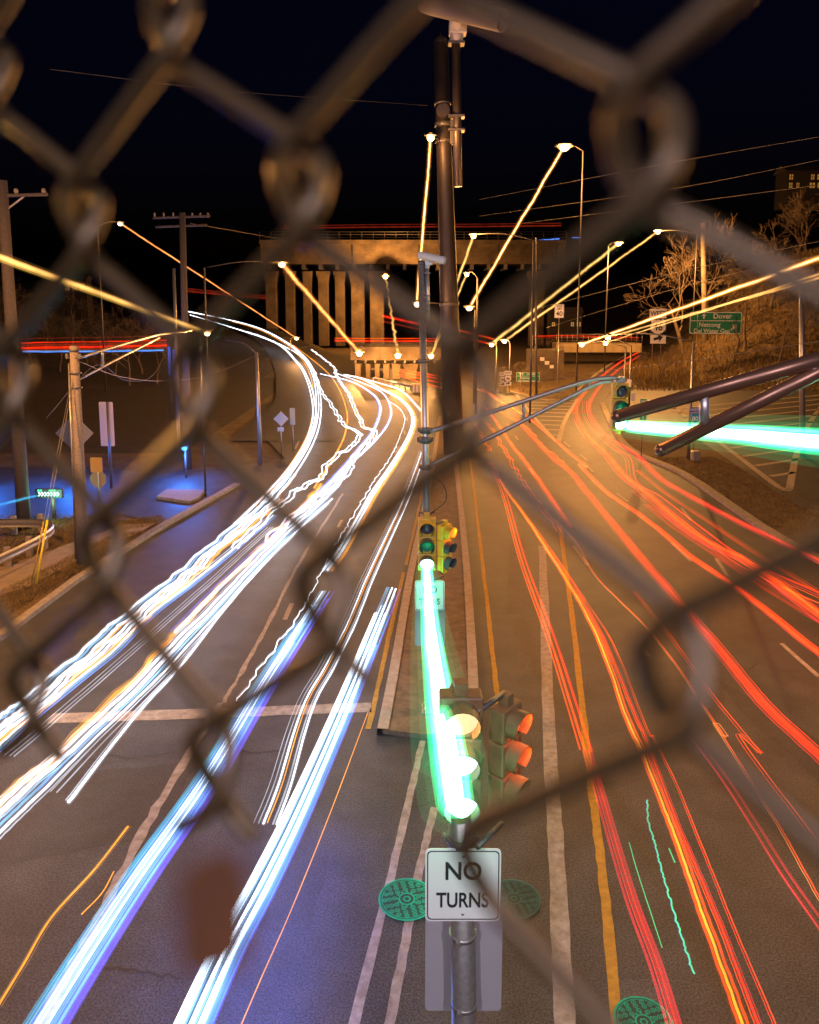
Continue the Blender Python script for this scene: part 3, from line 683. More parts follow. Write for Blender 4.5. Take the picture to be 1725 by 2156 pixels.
head('jagged white trail of a shaken lamp, right of the two', c4((540, 790), (620, 850), (690, 910), (705, 960), (780, 1080), (870, 1270), (900, 1310), (965, 1335), (940, 1385), (830, 1500), (780, 1600), (690, 1690)) + [(640, 1070), (560, 1140)], [(-.1, 0, .04, 'W'), (.12, .02, .035, 'W'), (.05, .1, .018, 'O')], .09, f=ga, wl=.7)
head('amber line following the jagged trails round the bend', c4((420, 760), (600, 900), (700, 1010), (770, 1180), (765, 1330), (700, 1480), (560, 1700)), [(0, 0, .035, 'O')], f=ga)
head('blue white trail curving under the low bridge, innermost', c4((600, 950), (800, 1000), (940, 1080), (990, 1150), (990, 1220), (945, 1330), (850, 1450), (740, 1580)) + [(680, 1030), (600, 1105)], [(0, 0, .06, 'W'), (.14, 0, .03, 'B'), (-.12, 0, .02, 'C')])
head('violet white trail curving under the low bridge, second from the inside', c4((700, 945), (850, 1000), (1000, 1070), (1060, 1170), (1050, 1265), (960, 1390), (800, 1540), (680, 1660)) + [(640, 1072), (560, 1145), (470, 1228), (370, 1330)], [(0, 0, .05, 'W'), (.13, .02, .025, 'I'), (-.1, 0, .02, 'C')])
head('strong white trail with an amber left edge beside the signal poles', c4((760, 955), (880, 985), (1000, 1048), (1120, 1110), (1195, 1188), (1215, 1270), (1180, 1380), (1080, 1550), (960, 1725)) + [(760, 1090), (720, 1160), (690, 1200)], [(0, 0, .06, 'W'), (.14, 0, .055, 'W'), (-.14, 0, .045, 'O')])
head('white trail nearest the far signal pole', c4((820, 965), (1000, 1015), (1130, 1060), (1250, 1178), (1290, 1230)), [(0, 0, .06, 'W'), (.15, 0, .03, 'U')])
head('thin chattering white trail beside the broken lane line', c4((1050, 1130), (1120, 1180), (1155, 1250), (1120, 1370), (1060, 1500), (950, 1660)) + [(745, 1085), (700, 1160), (660, 1240), (620, 1310), (560, 1390), (500, 1475)], [(0, 0, .018, 'W'), (0, .04, .012, 'V')], .045, wl=.25, per=16)
head('pair of thin white lines left of the blue bundle by the median', [(893, 950), (872, 1010), (850, 1065), (790, 1195), (740, 1315), (695, 1405), (650, 1487), (600, 1655), (570, 1735)], [(-.1, 0, .022, 'W'), (-.04, 0, .02, 'V'), (.12, 0, .022, 'W'), (.2, 0, .014, 'V'), (.28, 0, .010, 'V'), (.05, .02, .008, 'O')], .004)
rb = random.Random(11)
def ribbon_strands(wd, n, pal, r=.02):
    return [((i / (n - 1) - .5) * wd, rb.uniform(-.04, .04), r * rb.uniform(.5, 1.35), pal[min(len(pal) - 1, int(i / n * len(pal) + rb.uniform(0, .8)))]) for i in range(n)]
head('broad blue trail running into the lower left corner', [(686, 1243), (560, 1440), (440, 1640), (300, 1840), (195, 2000), (95, 2160), (60, 2220)], ribbon_strands(.50, 30, 'IIIIIBBCBCCWCBVCCWCCBCTTT', .017), z=1.0, halo=0)
head('broad bright cyan trail left of the blue lit tarmac', [(828, 1238), (740, 1455), (640, 1685), (560, 1850), (480, 2000), (405, 2165), (380, 2220)], ribbon_strands(.42, 26, 'ITBCBCWCCCWWCCWWCW', .017), z=1.0, halo=0)
head('thin blue white line along the right side of the bright cyan trail', [(676, 1640), (590, 1830), (500, 2010), (432, 2165), (408, 2220)], [(.06, 0, .014, 'Z')], z=.9)  # extra glowing strand, added to light the tarmac blue
head('thin orange line on the tarmac right of the cyan trail', [(775, 1500), (700, 1700), (620, 1900), (550, 2060), (505, 2165)], [(0, 0, .006, 'O')], z=.2)
head('amber curl at the lower left edge of the road', [(270, 1740), (200, 1830), (110, 1930), (50, 2030), (-5, 2120)], [(0, 0, .012, 'O'), (.03, 0, .005, 'Q'), (-.05, .01, .005, 'Q')], z=.5)
head('short amber hook inside the lane left of the blue trail', [(240, 1835), (215, 1880), (172, 1925)], [(0, 0, .007, 'O')], z=.4)

c7 = lambda *q: [(862 + .5 * x, 1035 + .5 * y) for x, y in q]
c7b = lambda *q: [(1173 + .32 * x, 1518 + .32 * y) for x, y in q]
c5 = lambda *q: [(1000.5 + .26 * x, 621 + .26 * y) for x, y in q]
R2 = lambda a='N', b='R', w=.14: [(-w / 2, 0, .04, a), (w / 2, .02, .04, b), (0, .03, .03, a), (w, .0, .014, 'K'), (-w, .02, .012, b)]
tail('straight orange red trail just right of the median, turning crimson low down', [(1034, 975), (1062, 1040), (1100, 1175), (1160, 1340), (1205, 1480), (1236, 1580)], [(-.08, 0, .035, 'R'), (.04, 0, .035, 'N'), (.13, .02, .02, 'N')])
tail('crimson trail beside the yellow line at the bottom', [(1236, 1580), (1266, 1680), (1325, 1880), (1380, 2030), (1420, 2160), (1445, 2230)], ribbon_strands(.17, 9, 'KKRKKK', .011))
tail('orange trail that splits off beside the straight one and runs to the bottom', c7((380, -50), (420, 10), (480, 92), (560, 210), (650, 352), (740, 500), (830, 700), (930, 980)) + c7b((560, 190), (700, 555), (860, 960), (1030, 1450), (1230, 1995), (1290, 2160)), [(-.05, 0, .024, 'N'), (.02, .02, .022, 'O'), (.06, 0, .022, 'N')], .012, wl=.9)
tail('red trail right beside the orange one at the bottom', c7((600, 250), (700, 400), (790, 560), (880, 760), (960, 960)) + c7b((590, 130), (760, 590), (900, 920), (1100, 1400), (1320, 1995), (1370, 2150)), [(0, 0, .022, 'R'), (.05, .02, .010, 'N'), (-.04, 0, .008, 'K')], .008)
tail('hair thin orange trail third from the yellow line at the bottom', c7((440, 30), (560, 190), (680, 362), (755, 475), (860, 640), (1000, 990)) + c7b((640, 110), (800, 440), (1010, 960), (1200, 1420), (1440, 1995), (1500, 2150)), [(0, 0, .011, 'N'), (.035, 0, .006, 'R')], .006)
tail('thin orange brown trail crossing under the fence knot at lower right', c7((560, 60), (700, 210), (790, 360), (990, 560), (1120, 722), (1240, 902), (1330, 1032)) + c7b((1050, 30), (1300, 430), (1500, 750), (1725, 1150), (1800, 1280)), [(0, 0, .014, 'N'), (.05, .02, .007, 'E')], .008)
tail('thin red trail ending at the lower right edge', c7((950, 420), (1100, 605), (1300, 880), (1480, 1100)) + c7b((1200, 92), (1400, 372), (1725, 800), (1800, 900)), [(0, 0, .012, 'N'), (.07, 0, .007, 'R')], .006)
tail('strong red trail through the middle of the right road', c5((60, 760), (160, 840), (250, 905), (330, 990), (400, 1080), (520, 1210), (640, 1330)) + c7((680, -80), (745, 0), (860, 140), (1000, 310), (1180, 520), (1350, 722), (1500, 902), (1725, 1112), (1850, 1230)), R2('R', 'R', .16), .012)
tail('red trail along the edge of the striped gore', c5((80, 770), (260, 890), (450, 1010), (640, 1170), (760, 1275), (900, 1390)) + c7((720, -110), (830, 2), (1000, 120), (1180, 270), (1400, 422), (1725, 680), (1850, 780)), R2('R', 'N', .12), .012)
tail('ramp trail on the inner side of the curve', c5((1330, 462), (1200, 530), (1000, 680), (880, 800), (822, 900), (830, 1000), (900, 1130), (1050, 1280)) + c7((900, -70), (990, 2), (1200, 180), (1450, 310), (1725, 520), (1850, 610)), R2('N', 'R', .2) + [(.26, 0, .02, 'K')])
tail('ramp trail on the outer side of the curve', c5((1330, 492), (1180, 592), (1040, 710), (950, 830), (920, 920), (960, 1020), (1060, 1140), (1300, 1292)) + c7((1050, -60), (1150, 2), (1350, 110), (1560, 212), (1725, 292), (1850, 350)), R2('R', 'K', .2))
tail('middle ramp trail between the inner and outer ones', c5((905, 860), (902, 920), (925, 1000), (1000, 1110), (1150, 1240), (1260, 1320)) + c7((960, -40), (1060, 22), (1230, 152), (1430, 292), (1725, 425), (1850, 480)), [(0, 0, .03, 'R'), (.2, 0, .016, 'K'), (.34, 0, .012, 'N')])
tail('short thick red trail at the right edge below the fence wire', c7((1380, 270), (1550, 392), (1725, 512), (1850, 590)), [(-.1, 0, .04, 'N'), (.02, .02, .035, 'R'), (.12, 0, .03, 'N')])
for n_, (lab, dx, dy) in enumerate((('first', 40, 12), ('second', 95, 42), ('third', 60, -30))):
    tail('fine red line among the thick trails of the right road, %s of three' % lab, [(x + dx * .5, y + dy) for x, y in c7((900, -30), (1010, 60), (1190, 180), (1400, 320), (1725, 520), (1900, 630))], [(0, 0, .012, rb.choice('RNK')), (.09, 0, .008, 'R'), (-.12, 0, .006, 'N')], .006)
tail('thin red trail above the thick one at the right edge', c7((1150, 120), (1330, 270), (1500, 370), (1725, 470), (1850, 520)), [(0, 0, .02, 'N'), (.2, 0, .012, 'K')])
tail('shaky orange trail left of the broken lane line', c5((40, 985), (150, 1100), (205, 1200), (275, 1312)) + [(1092, 1000), (1130, 1055), (1180, 1120)], [(-.07, 0, .028, 'N'), (.09, .02, .022, 'N')], .07, wl=.5)
tail('shaky orange trail farthest left, beside the signal poles', c5((15, 1040), (40, 1110), (85, 1195), (130, 1262)), [(-.05, 0, .03, 'N'), (.09, .02, .025, 'N')], .08, wl=.4)
tail('solid red orange trail along the broken lane line', c5((68, 895), (150, 1000), (210, 1085), (300, 1222), (385, 1325)) + [(1140, 1020), (1200, 1110)], R2('N', 'R', .12), .01)
tail('wavy orange trail under the truss arm', c5((190, 930), (320, 1010), (440, 1085), (540, 1210), (680, 1320)) + [(1200, 990)], [(0, 0, .035, 'N'), (.14, 0, .025, 'N')], .05, wl=.5)
tail('pale orange trail at the top of the right road by the grass', c5((20, 760), (110, 795), (200, 850), (330, 920), (430, 985)), [(0, 0, .045, 'N'), (.2, 0, .03, 'O')], .03)
for n_, (y0, y1, lab) in enumerate(((784, 797, 'uppermost'), (788, 803, 'second'), (793, 811, 'third'), (797, 822, 'lowest'))):
    tail('red streaks passing behind the signal poles from under the low bridge, %s of four' % lab, [(842, y0 - 3), (880, (y0 + y1) / 2 - 3), (938, y1)], [(-.5, 0, .07, 'N'), (0, .2, .06, 'R'), (.5, .3, .05, 'N')], .03)
trail('tail_light_trail', 'crimson trail at the right edge low down', 'light trail', gz(c7b((900, 110), (1100, 380), (1300, 690), (1500, 1010), (1725, 1330), (1800, 1440)), .3), ribbon_strands(.16, 7, 'KDK', .006), TG)  # red reflected off the road surface, drawn as glowing strands
# far away trails on other roads
def far_tr(label, pts, Y, strands, wob=.0):
    trail('distant_light_trail', label, 'light trail', [D(x, y, Y) for x, y in pts], strands, 'light trails on the far roads', wob)
far_tr('red line of lights along the top of the high bridge', [(598, 481), (800, 478), (1000, 477), (1182, 475)], 168, [(0, 0, .12, 'D'), (0, .5, .06, 'D')], .02)
far_tr('red streaks behind the tree trunks at the far left', [(45, 733), (150, 731), (280, 729), (352, 727)], 84, [(0, 0, .12, 'R'), (0, .3, .1, 'D'), (0, .55, .05, 'R'), (0, -.25, .08, 'D'), (0, 1.0, .03, 'D')], .03)
far_tr('thin blue line of lights under the red streaks at the far left', [(48, 741), (200, 740), (345, 738)], 84, [(0, 0, .05, 'B'), (0, .1, .03, 'T')], .03)
far_tr('red line of lights running along the low bridge deck', [(705, 717), (800, 718), (925, 718)], 95, [(0, 0, .1, 'R'), (0, .3, .05, 'N')], .02)
far_tr('two red orange streaks just right of the near signal pole', [(949, 692), (1000, 704), (1040, 714)], 95, [(0, 0, .1, 'N'), (0, -.7, .1, 'R')], .02)
far_tr('red orange streaks between the bridge piers and the signal poles', [(805, 665), (860, 677), (900, 686)], 150, [(0, 0, .2, 'R'), (0, -1, .16, 'D')], .02)
far_tr('dim red streak left of the high bridge', [(385, 612), (470, 620), (560, 628)], 170, [(0, 0, .18, 'D'), (0, .5, .1, 'D')], .03)
far_tr('thin blue line of lights in the sky right of the bridge', [(1101, 511), (1140, 506), (1178, 503)], 175, [(0, 0, .12, 'B')], .08)
far_tr('tiny blue line of lights farther right in the sky', [(1205, 501), (1225, 500)], 175, [(0, 0, .1, 'B')], .08)
far_tr('red streaks along the small overpass on the right', [(1120, 712), (1200, 711), (1345, 715)], 123, [(0, 0, .07, 'D'), (0, .3, .06, 'R')], .02)
# green marks of light low on the right road
trail('green_light_trail', 'long beaded green trail on the right road near the bottom', 'light trail', gz(c7b((598, 520), (600, 650), (640, 790), (690, 980), (750, 1190), (830, 1440), (900, 1660)), .25), [(0, 0, .011, 'G'), (.012, 0, .007, 'T')], 'green trails on the right road', .012, wl=.04, per=14)
trail('green_light_trail', 'short green trail beside the crimson one', 'light trail', gz(c7b((475, 800), (520, 960), (570, 1120), (625, 1290), (690, 1490)), .25), [(0, 0, .007, 'G')], 'green trails on the right road', .003)
trail('green_light_trail', 'shortest green dash beside the orange trail', 'light trail', gz(c7b((738, 840), (775, 930)), .25), [(0, 0, .011, 'G')], 'green trails on the right road')

def lamp_streak(label, a, b, strands, wob=.05, n=26):
    a, b = Vector(a), Vector(b)
    rnd = random.Random(len(label)); pts = []
    for i in range(n + 1):
        t = (i / n) ** 1.6
        pts.append(a.lerp(b, t))
    trail('lamp_streak', label, 'light streak', pts, strands, 'streaks of the street lamps', wob, per=3, wl=1.5, halo=1.8)
T_ = lambda r, k, k2=None: [(0, 0, r, k), (0, 0, r * .62, k)] + ([(0, 0, r * .36, k2)] if k2 else [])
lamp_streak('longest orange streak from the brightest street lamp', L['1a'], L['1b'], T_(.15, 'S', 'X'), .06)
lamp_streak('upright orange streak left of the near signal pole', L['2a'], L['2b'], T_(.09, 'S', 'X'), .03)
lamp_streak('brown gold streak right of the near signal pole, longer of two', L['3a'], L['3b'], T_(.10, 'Y', 'Q'), .03)
lamp_streak('brown gold streak right of the near signal pole, shorter of two', L['4a'], D(912, 742, 90), T_(.08, 'Y', 'Q'), .03)
lamp_streak('thin upright gold streak in front of the bridge piers', L['5a'], L['5b'], T_(.16, 'U'), .12)
lamp_streak('thick peach streak slanting across the bridge piers', L['6a'], L['6b'], T_(.17, 'E', 'U'), .04)
lamp_streak('thin red orange streak at upper left', L['7a'], L['7b'], T_(.07, 'E'), .03)
lamp_streak('pale gold streak ending left of the lit shrub', L['8a'], L['8b'], T_(.20, 'Y', 'U'), .05)
lamp_streak('pale gold streak ending at the lit shrub', L['9a'], L['9b'], T_(.14, 'U', 'Y'), .05)
lamp_streak('thickest bright streak running off the right edge', L['10a'], L['10d'], T_(.095, 'S', 'X'), .02)
lamp_streak('second streak running off the right edge, middle of three', D(2010, 486, 20), L['10c'], T_(.04, 'U'), .02)
lamp_streak('third streak running off the right edge, lowest of three', D(2010, 506, 20), L['10b'], T_(.042, 'U'), .02)
lamp_streak('broad golden streak coming in from the left edge', L['11a'], L['11b'], T_(.10, 'U', 'Y') + [(.05, -.12, .06, 'Q')], .01)
# streaks of the green signals
def green_streak(label, pts, r, side=Vector((1, 0, 0)), front=Vector((0, -1, 0))):
    bm = bmesh.new(); path = spline(pts, 10); n = len(path); rnd = random.Random(5)
    rs = [r[0] + (r[1] - r[0]) * i / (n - 1) for i in range(n)]
    keys = ['G', 'H', 'P', 'Gh']
    for q, key in ((1.9, 3), (1.35, 3), (1.0, 0), (.86, 0), (.74, 1), (.5, 2), (.3, 2)): tube(bm, path, [x * q for x in rs], 16, key)
    for k in range(9):
        a = rnd.uniform(0, 6.28); d = rnd.uniform(.3, .8); off = side * math.cos(a) * d + front * math.sin(a) * d
        tube(bm, [p + off * x for p, x in zip(path, rs)], [x * rnd.uniform(.05, .12) for x in rs], 6, 1)
    return tag(finish('signal_streak', bm, [GL[k] for k in keys], smooth=True), label, 'light streak', 'streaks of the green signals')
l1 = h1.location + Vector((0, -.2, -.93)); l2 = ns.location + Vector((0, -.3, -.72))
green_streak('green white streak running down the signal pole over the small NO TURNS sign', [l1, D(905, 1300, 11), D(916, 1395, 8.2), l2 + Vector((-.14, -.2, .74)), l2 + Vector((-.07, -.12, .20))], (.13, .155))
l3 = h3.location + Vector((.17, -.2, -.74))
green_streak('wide green streak running from the hanging signal off the right edge', [l3, D(1420, 905, 13.2), D(1560, 915, 10.4), D(1725, 930, 8.2), D(2000, 946, 6.5)], (.135, .15), Vector((0, .25, .97)), Vector((-.25, -.9, .2)).normalized())

# ------------------------------------------------------------------ bridges
def bridge(label, Y, pxl, pxr, py_top, py_soff, piers, base_py, depth, rail, lab_group=None):
    a, b = D(pxl, py_top, Y), D(pxr, py_soff, Y); xl, xr, zt, zs = a.x, b.x, a.z, b.z
    t = empty('concrete_bridge', ((xl + xr) / 2, Y, 0), label, 'bridge')
    hgt = zt - zs
    bm = bmesh.new()
    box(bm, ((xl + xr) / 2, Y + depth / 2, zs + hgt * .40), (xr - xl, depth, hgt * .62))
    box(bm, ((xl + xr) / 2, Y + depth / 2, zs + hgt * .74), (xr - xl, depth + hgt * .35, hgt * .12))
    finish('deck', bm, M_BCONC, t)
    for sx in (.3, .52, .78, .97):
        bm = bmesh.new(); box(bm, (xl + (xr - xl) * sx, Y - .03, zs + hgt * .45), (.012 * (xr - xl) * .5, .05, hgt * .62)); finish('joint', bm, M_INK, t)
    bm = bmesh.new()
    n = int((xr - xl) / (hgt * .34))
    for i in range(n + 1): box(bm, (xl + (xr - xl) * i / n, Y - hgt * .08, zs + hgt * .92), (.06 * hgt * .3, .1, hgt * .26))
    for z in (.88, .97, 1.05): tube(bm, [(xl, Y - hgt * .08, zs + hgt * z), (xr, Y - hgt * .08, zs + hgt * z)], .012 * hgt, 6)
    finish('railing', bm, M_DARKST, t)
    zb = D(pxl, base_py, Y).z - 2.5
    bm = bmesh.new(); nb = int((xr - xl) / (hgt * .5))
    for i in range(nb): box(bm, (xl + (i + .5) * (xr - xl) / nb, Y + depth * .45, zs + .02), (hgt * .10, depth * .85, hgt * .16))
    finish('girder', bm, M_DARKST, t)
    for i, (p0, p1) in enumerate(piers):
        x0, x1 = D(p0, 600, Y).x, D(p1, 600, Y).x; wd = x1 - x0
        bm = bmesh.new(); z1 = zs - hgt * .12
        box(bm, ((x0 + x1) / 2, Y + depth * .3, (zb + z1) / 2), (wd, depth * .32, z1 - zb), bev=wd * .06)
        bmesh.ops.create_cone(bm, cap_ends=True, segments=4, radius1=wd * .62, radius2=wd * .95, depth=hgt * .5, matrix=Matrix.Translation(((x0 + x1) / 2, Y + depth * .3, z1 - hgt * .25)) @ Matrix.Rotation(math.pi / 4, 4, 'Z'))
        finish('pier', bm, M_BCONC, t)
    # back wall of the abutment between the piers
    return t
bridge('tall concrete bridge with a row of piers crossing behind the curving left road', 170, 548, 1190, 492, 562, [(556, 580), (598, 618), (636, 654), (668, 690), (704, 724), (738, 766), (778, 808), (1120, 1150)], 705, 9, True)
bridge('low small concrete bridge at the foot of the tall one, with lamps under it', 97, 738, 946, 722, 762, [(745, 757), (768, 778), (788, 798), (806, 818), (826, 842), (852, 878)], 802, 6, True)
t = empty('overpass', D(1250, 742, 122), 'small distant overpass with a railing at the top of the right ramp', 'bridge')
a, b = D(1172, 723, 122), D(1352, 742, 122)
bm = bmesh.new(); box(bm, ((a.x + b.x) / 2, 124, (a.z + b.z) / 2), (b.x - a.x, 3.5, a.z - b.z)); finish('deck', bm, mat('sandy_concrete', (.42, .33, .19), .85, var=.3, scale=1), t)
bm = bmesh.new()
for i in range(17): tube(bm, [(a.x + (b.x - a.x) * i / 16, 122.2, a.z), (a.x + (b.x - a.x) * i / 16, 122.2, a.z + 1.4)], .04, 6)
for z in (.4, .9, 1.4): tube(bm, [(a.x, 122.2, a.z + z), (b.x, 122.2, a.z + z)], .03, 6)
finish('railing', bm, M_STEEL, t)
t = empty('retaining_wall', G(1160, 797), 'concrete retaining wall with pale patches at the end of the dark bank', 'wall')
a, b = D(1118, 752, 97), D(1187, 797, 97)
bm = bmesh.new(); box(bm, ((a.x + b.x) / 2, 99, a.z / 2 + .4), (b.x - a.x, 4, a.z + .9), bev=.05); finish('wall', bm, M_BCONC, t)
bm = bmesh.new()
for x, y, q in ((1142, 756, 9), (1152, 764, 9), (1162, 772, 8)): box(bm, D(x, y, 96.97) , (q * .06, .02, q * .05))
finish('patch', bm, M_SIGNW, t)

# ------------------------------------------------------------------ poles, wires
def pole(label, foot_px, top_px, w0, w1, m, name='utility_pole', cat='pole', arms=(), z=None):
    f = G(*foot_px); tp = D(top_px[0], top_px[1], f.y); k = (f - CAM).dot(FWD) / F
    t = empty(name, f, label, cat)
    bm = bmesh.new(); tube(bm, [f + Vector((0, 0, -.1)), f.lerp(tp, .5), tp], [w0 * k / 2, (w0 + w1) * k / 4, w1 * k / 2], 14); finish('post', bm, m, t)
    for nm, pts, wd in arms:
        bm = bmesh.new(); P = [D(x, y, f.y + dy) for x, y, dy in pts]; tube(bm, spline(P, 5), wd * k / 2, 8); finish(nm, bm, M_STEEL if nm != 'crossarm' else m, t)
    return f, tp, k, t
f1, t1, k1, o1 = pole('pale weathered wooden pole with a twin bracket arm beside the left pavement', (176, 1186), (156, 728), 26, 17, M_WOOD,
     arms=[('bracket_arm', [(158, 756, 0), (250, 728, 3), (340, 704, 7), (404, 696, 8.6)], 7), ('bracket_arm', [(164, 800, 0), (240, 760, 2.5), (336, 711, 7)], 6), ('arm_tie', [(215, 740, 1.6), (216, 774, 1.6)], 7)])
for z in (.12, .9, 1.4):
    bm = bmesh.new(); tube(bm, [t1 + Vector((0, 0, -z)), t1 + Vector((0, 0, -z - .06))], 12 * k1, 12); finish('pole_band', bm, M_DARKST, o1)
for dx in (-.2, .14, .22):
    bm = bmesh.new(); box(bm, t1 + Vector((dx, -.12, -.35)), (.1, .1, .18), bev=.02); finish('junction_box', bm, M_DARKST, o1)
bm = bmesh.new(); tube(bm, [t1 + Vector((-.17, -.1, -.6)), f1 + Vector((-.2, -.15, .2))], .03, 8); finish('conduit', bm, M_STEEL, o1)
f2, t2, k2, o2 = pole('tall dark wooden pole with crossarms left of the far bend', (396, 985), (384, 448), 17, 12, M_DWOOD, arms=[('crossarm', [(322, 459, 0), (442, 455, 0)], 5), ('crossarm', [(328, 478, 0), (436, 474, 0)], 5)])
for x in (326, 345, 365, 405, 422, 438):
    bm = bmesh.new(); tube(bm, [D(x, 458, f2.y), D(x, 448, f2.y)], .05, 8); finish('insulator', bm, M_CONC, o2)
f3, t3, k3, o3 = pole('bluish wooden pole with a crossarm at the left picture edge', (52, 1112), (4, 380), 28, 20, M_DWOOD, arms=[('crossarm', [(-60, 414, 0), (100, 409, 0)], 7), ('brace', [(16, 440, 0), (50, 414, 0)], 4)])
for x in (34, 92):
    bm = bmesh.new(); ball(bm, D(x, 402, f3.y), .09, sc=(1, 1, 1.2), seg=8); finish('insulator', bm, M_CONC, o3)
pole('thin grey steel post just left of the tall dark wooden pole', (378, 968), (366, 565), 7, 6, M_STEEL, name='steel_post')
pole('bluish steel lamp column on the verge left of the white trails', (549, 978), (540, 742), 10, 7, M_STEEL, name='steel_post', arms=[('arm', [(540, 744, 0), (510, 722, 2), (470, 716, 4)], 3)])
pole('thin dark post standing right of the high bridge', (1130, 838), (1128, 500), 5, 4, M_DARKST, name='steel_post')
pole('tall wooden pole behind the green Dover sign', (1487, 782), (1480, 470), 14, 9, M_WOOD)
pole('tall grey steel column at the right picture edge', (1690, 960), (1688, 600), 12, 10, M_STEEL, name='steel_post')
def wire(label, pts, r=.012):
    bm = bmesh.new(); tube(bm, spline(pts, 8), r, 5)
    tag(finish('overhead_wire', bm, mat('wire_grey', (.16, .14, .12), .5, .4)), label, 'wire', 'overhead wires')
wire('dark cable hanging in a deep loop between the wooden poles on the left', [D(98, 880, f2.y - 8), D(200, 770, f2.y - 4), D(262, 800, f2.y - 3), D(322, 790, f2.y - 2), D(366, 700, f2.y)], .016)
wire('lower cable sagging from the pale wooden pole to the right', [D(164, 760, f1.y), D(250, 792, 32), D(340, 802, 38), D(440, 790, 43), D(548, 745, 45)], .014)
wire('uppermost thin wire crossing the night sky on the left', [D(106, 146, 26), D(500, 193, 30), D(900, 222, 36)], .005)
wire('uppermost of the wires crossing the sky at the right', [D(1010, 420, 75), D(1400, 345, 55), D(1760, 282, 40)], .014)
wire('second of the wires crossing the sky at the right', [D(1010, 455, 75), D(1400, 400, 55), D(1760, 330, 40)], .014)
wire('third of the wires crossing the sky at the right', [D(1100, 470, 75), D(1400, 432, 55), D(1760, 385, 40)], .014)
wire('wire passing over the green Dover sign to the right edge', [D(1130, 650, 80), D(1400, 580, 55), D(1760, 500, 36)], .013)
wire('wire just above the three bright streaks at the right edge', [D(1150, 690, 80), D(1450, 600, 55), D(1760, 530, 36)], .013)
wire('sloping wire from the high bridge down to the right end of the deck', [D(400, 470, 60), D(600, 505, 75), D(900, 560, 120)], .014)
wire('black cable crossing in front of the right ramp', [D(1130, 802, 50), D(1300, 778, 45), D(1450, 760, 42), D(1740, 716, 36)], .018)
t = empty('guy_wire', G(75, 1236), 'steel guy wire with a bright yellow plastic guard beside the pale wooden pole', 'guy wire')
g0, g1 = G(75, 1236), t1 + Vector((0, 0, -.8)); 
gm = D(100, 1095, g0.y + (g1.y - g0.y) * .2)
bm = bmesh.new(); tube(bm, [g0, gm, g1], .012, 6); finish('cable', bm, M_STEEL, t)
bm = bmesh.new(); tube(bm, [g0.lerp(gm, .05), gm], .036, 8); finish('guard', bm, mat('yellow_plastic_guard', (.75, .55, .02), .4), t)
t = empty('guy_wire', G(67, 1228), 'second thinner guy wire with a dull yellow guard left of the brighter one', 'guy wire')
g0, gm = G(67, 1228), D(92, 1098, G(67, 1228).y + .3); bm = bmesh.new(); tube(bm, [g0, gm, t1 + Vector((-.1, 0, -1))], .01, 6); finish('cable', bm, M_STEEL, t)
bm = bmesh.new(); tube(bm, [g0.lerp(gm, .05), gm], .022, 8); finish('guard', bm, mat('dull_yellow_guard', (.45, .30, .04), .5), t)

# ------------------------------------------------------------------ guard rail on the left
t = empty('guard_rail', G(60, 1180), 'grey steel guard rail curving round beside the left pavement', 'guard rail')
gr = spline([G(x, y, .62) for x, y in ((-90, 1222), (0, 1178), (55, 1152), (98, 1128), (112, 1113), (96, 1104), (50, 1101), (-90, 1103))], 6)
bm = bmesh.new(); rows = []
for i, p in enumerate(gr):
    tt = gr[min(i + 1, len(gr) - 1)] - gr[max(i - 1, 0)]; sd = Vector((tt.y, -tt.x, 0)).normalized()
    rows.append([bm.verts.new(p + sd * o + Vector((0, 0, z))) for o, z in ((0, -.17), (.05, -.11), (.05, -.07), (0, 0), (.05, .07), (.05, .11), (0, .17))])
for a_, b_ in zip(rows, rows[1:]):
    for k in range(6): bm.faces.new((a_[k], a_[k + 1], b_[k + 1], b_[k]))
finish('rail', bm, M_STEEL, t, smooth=True)
for x, y in ((14, 1196), (60, 1172), (92, 1158), (28, 1125), (84, 1120), (-50, 1215)):
    bm = bmesh.new(); p = G(x, y); box(bm, p + Vector((0, .12, .33)), (.2, .16, .78), bev=.02); finish('post', bm, M_WOOD, t)

# ------------------------------------------------------------------ signs
def sign_post(bm, x, y, base_py, top_py, Y, r=.035):
    p = D(x, top_py, Y); b = D(x, base_py, Y); b.z = min(b.z, land(b.x, b.y)) - .1; tube(bm, [b, p], r, 8)
def board(label, cx, cy, Y, wpx, hpx, face_m, yaw=0, posts=(), base=None, texts=(), ink=None, border=None, shape=None, name='road_sign', cat='road sign', group=None, dark=False):
    c = D(cx, cy, Y); k = (c - CAM).dot(FWD) / F; W_, H_ = wpx * k, hpx * k
    t = empty(name, (c.x, c.y, land(c.x, c.y)), label, cat, group)
    ol = shape(W_, H_) if shape else rr_outline(W_, H_, min(W_, H_) * .07)
    bm = bmesh.new(); plate(bm, ol, c, .02, yaw); finish('board', bm, face_m, t)
    if border:
        bm = bmesh.new(); sh = shape or (lambda a, b: rr_outline(a, b, min(a, b) * .07))
        m_ = min(W_, H_) * .035; frame_ring(bm, sh(W_ - m_, H_ - m_), sh(W_ - 3 * m_, H_ - 3 * m_), c, yaw, fwd=.004); finish('border', bm, border, t)
    if texts: lettering(t, [(s, dx * k, dz * k, sz * k, sx) for s, dx, dz, sz, sx in texts], ink or M_INK, c, yaw)
    for px in posts:
        bm = bmesh.new(); tp = D(px, cy - hpx / 2 + 1, Y + .06); b = Vector((tp.x, tp.y, min(land(tp.x, tp.y), D(px, base, Y).z) - .1)); tube(bm, [b, tp], .035 if not dark else .05, 8); finish('post', bm, M_DARKST if dark else M_STEEL, t)
    return t, c, k
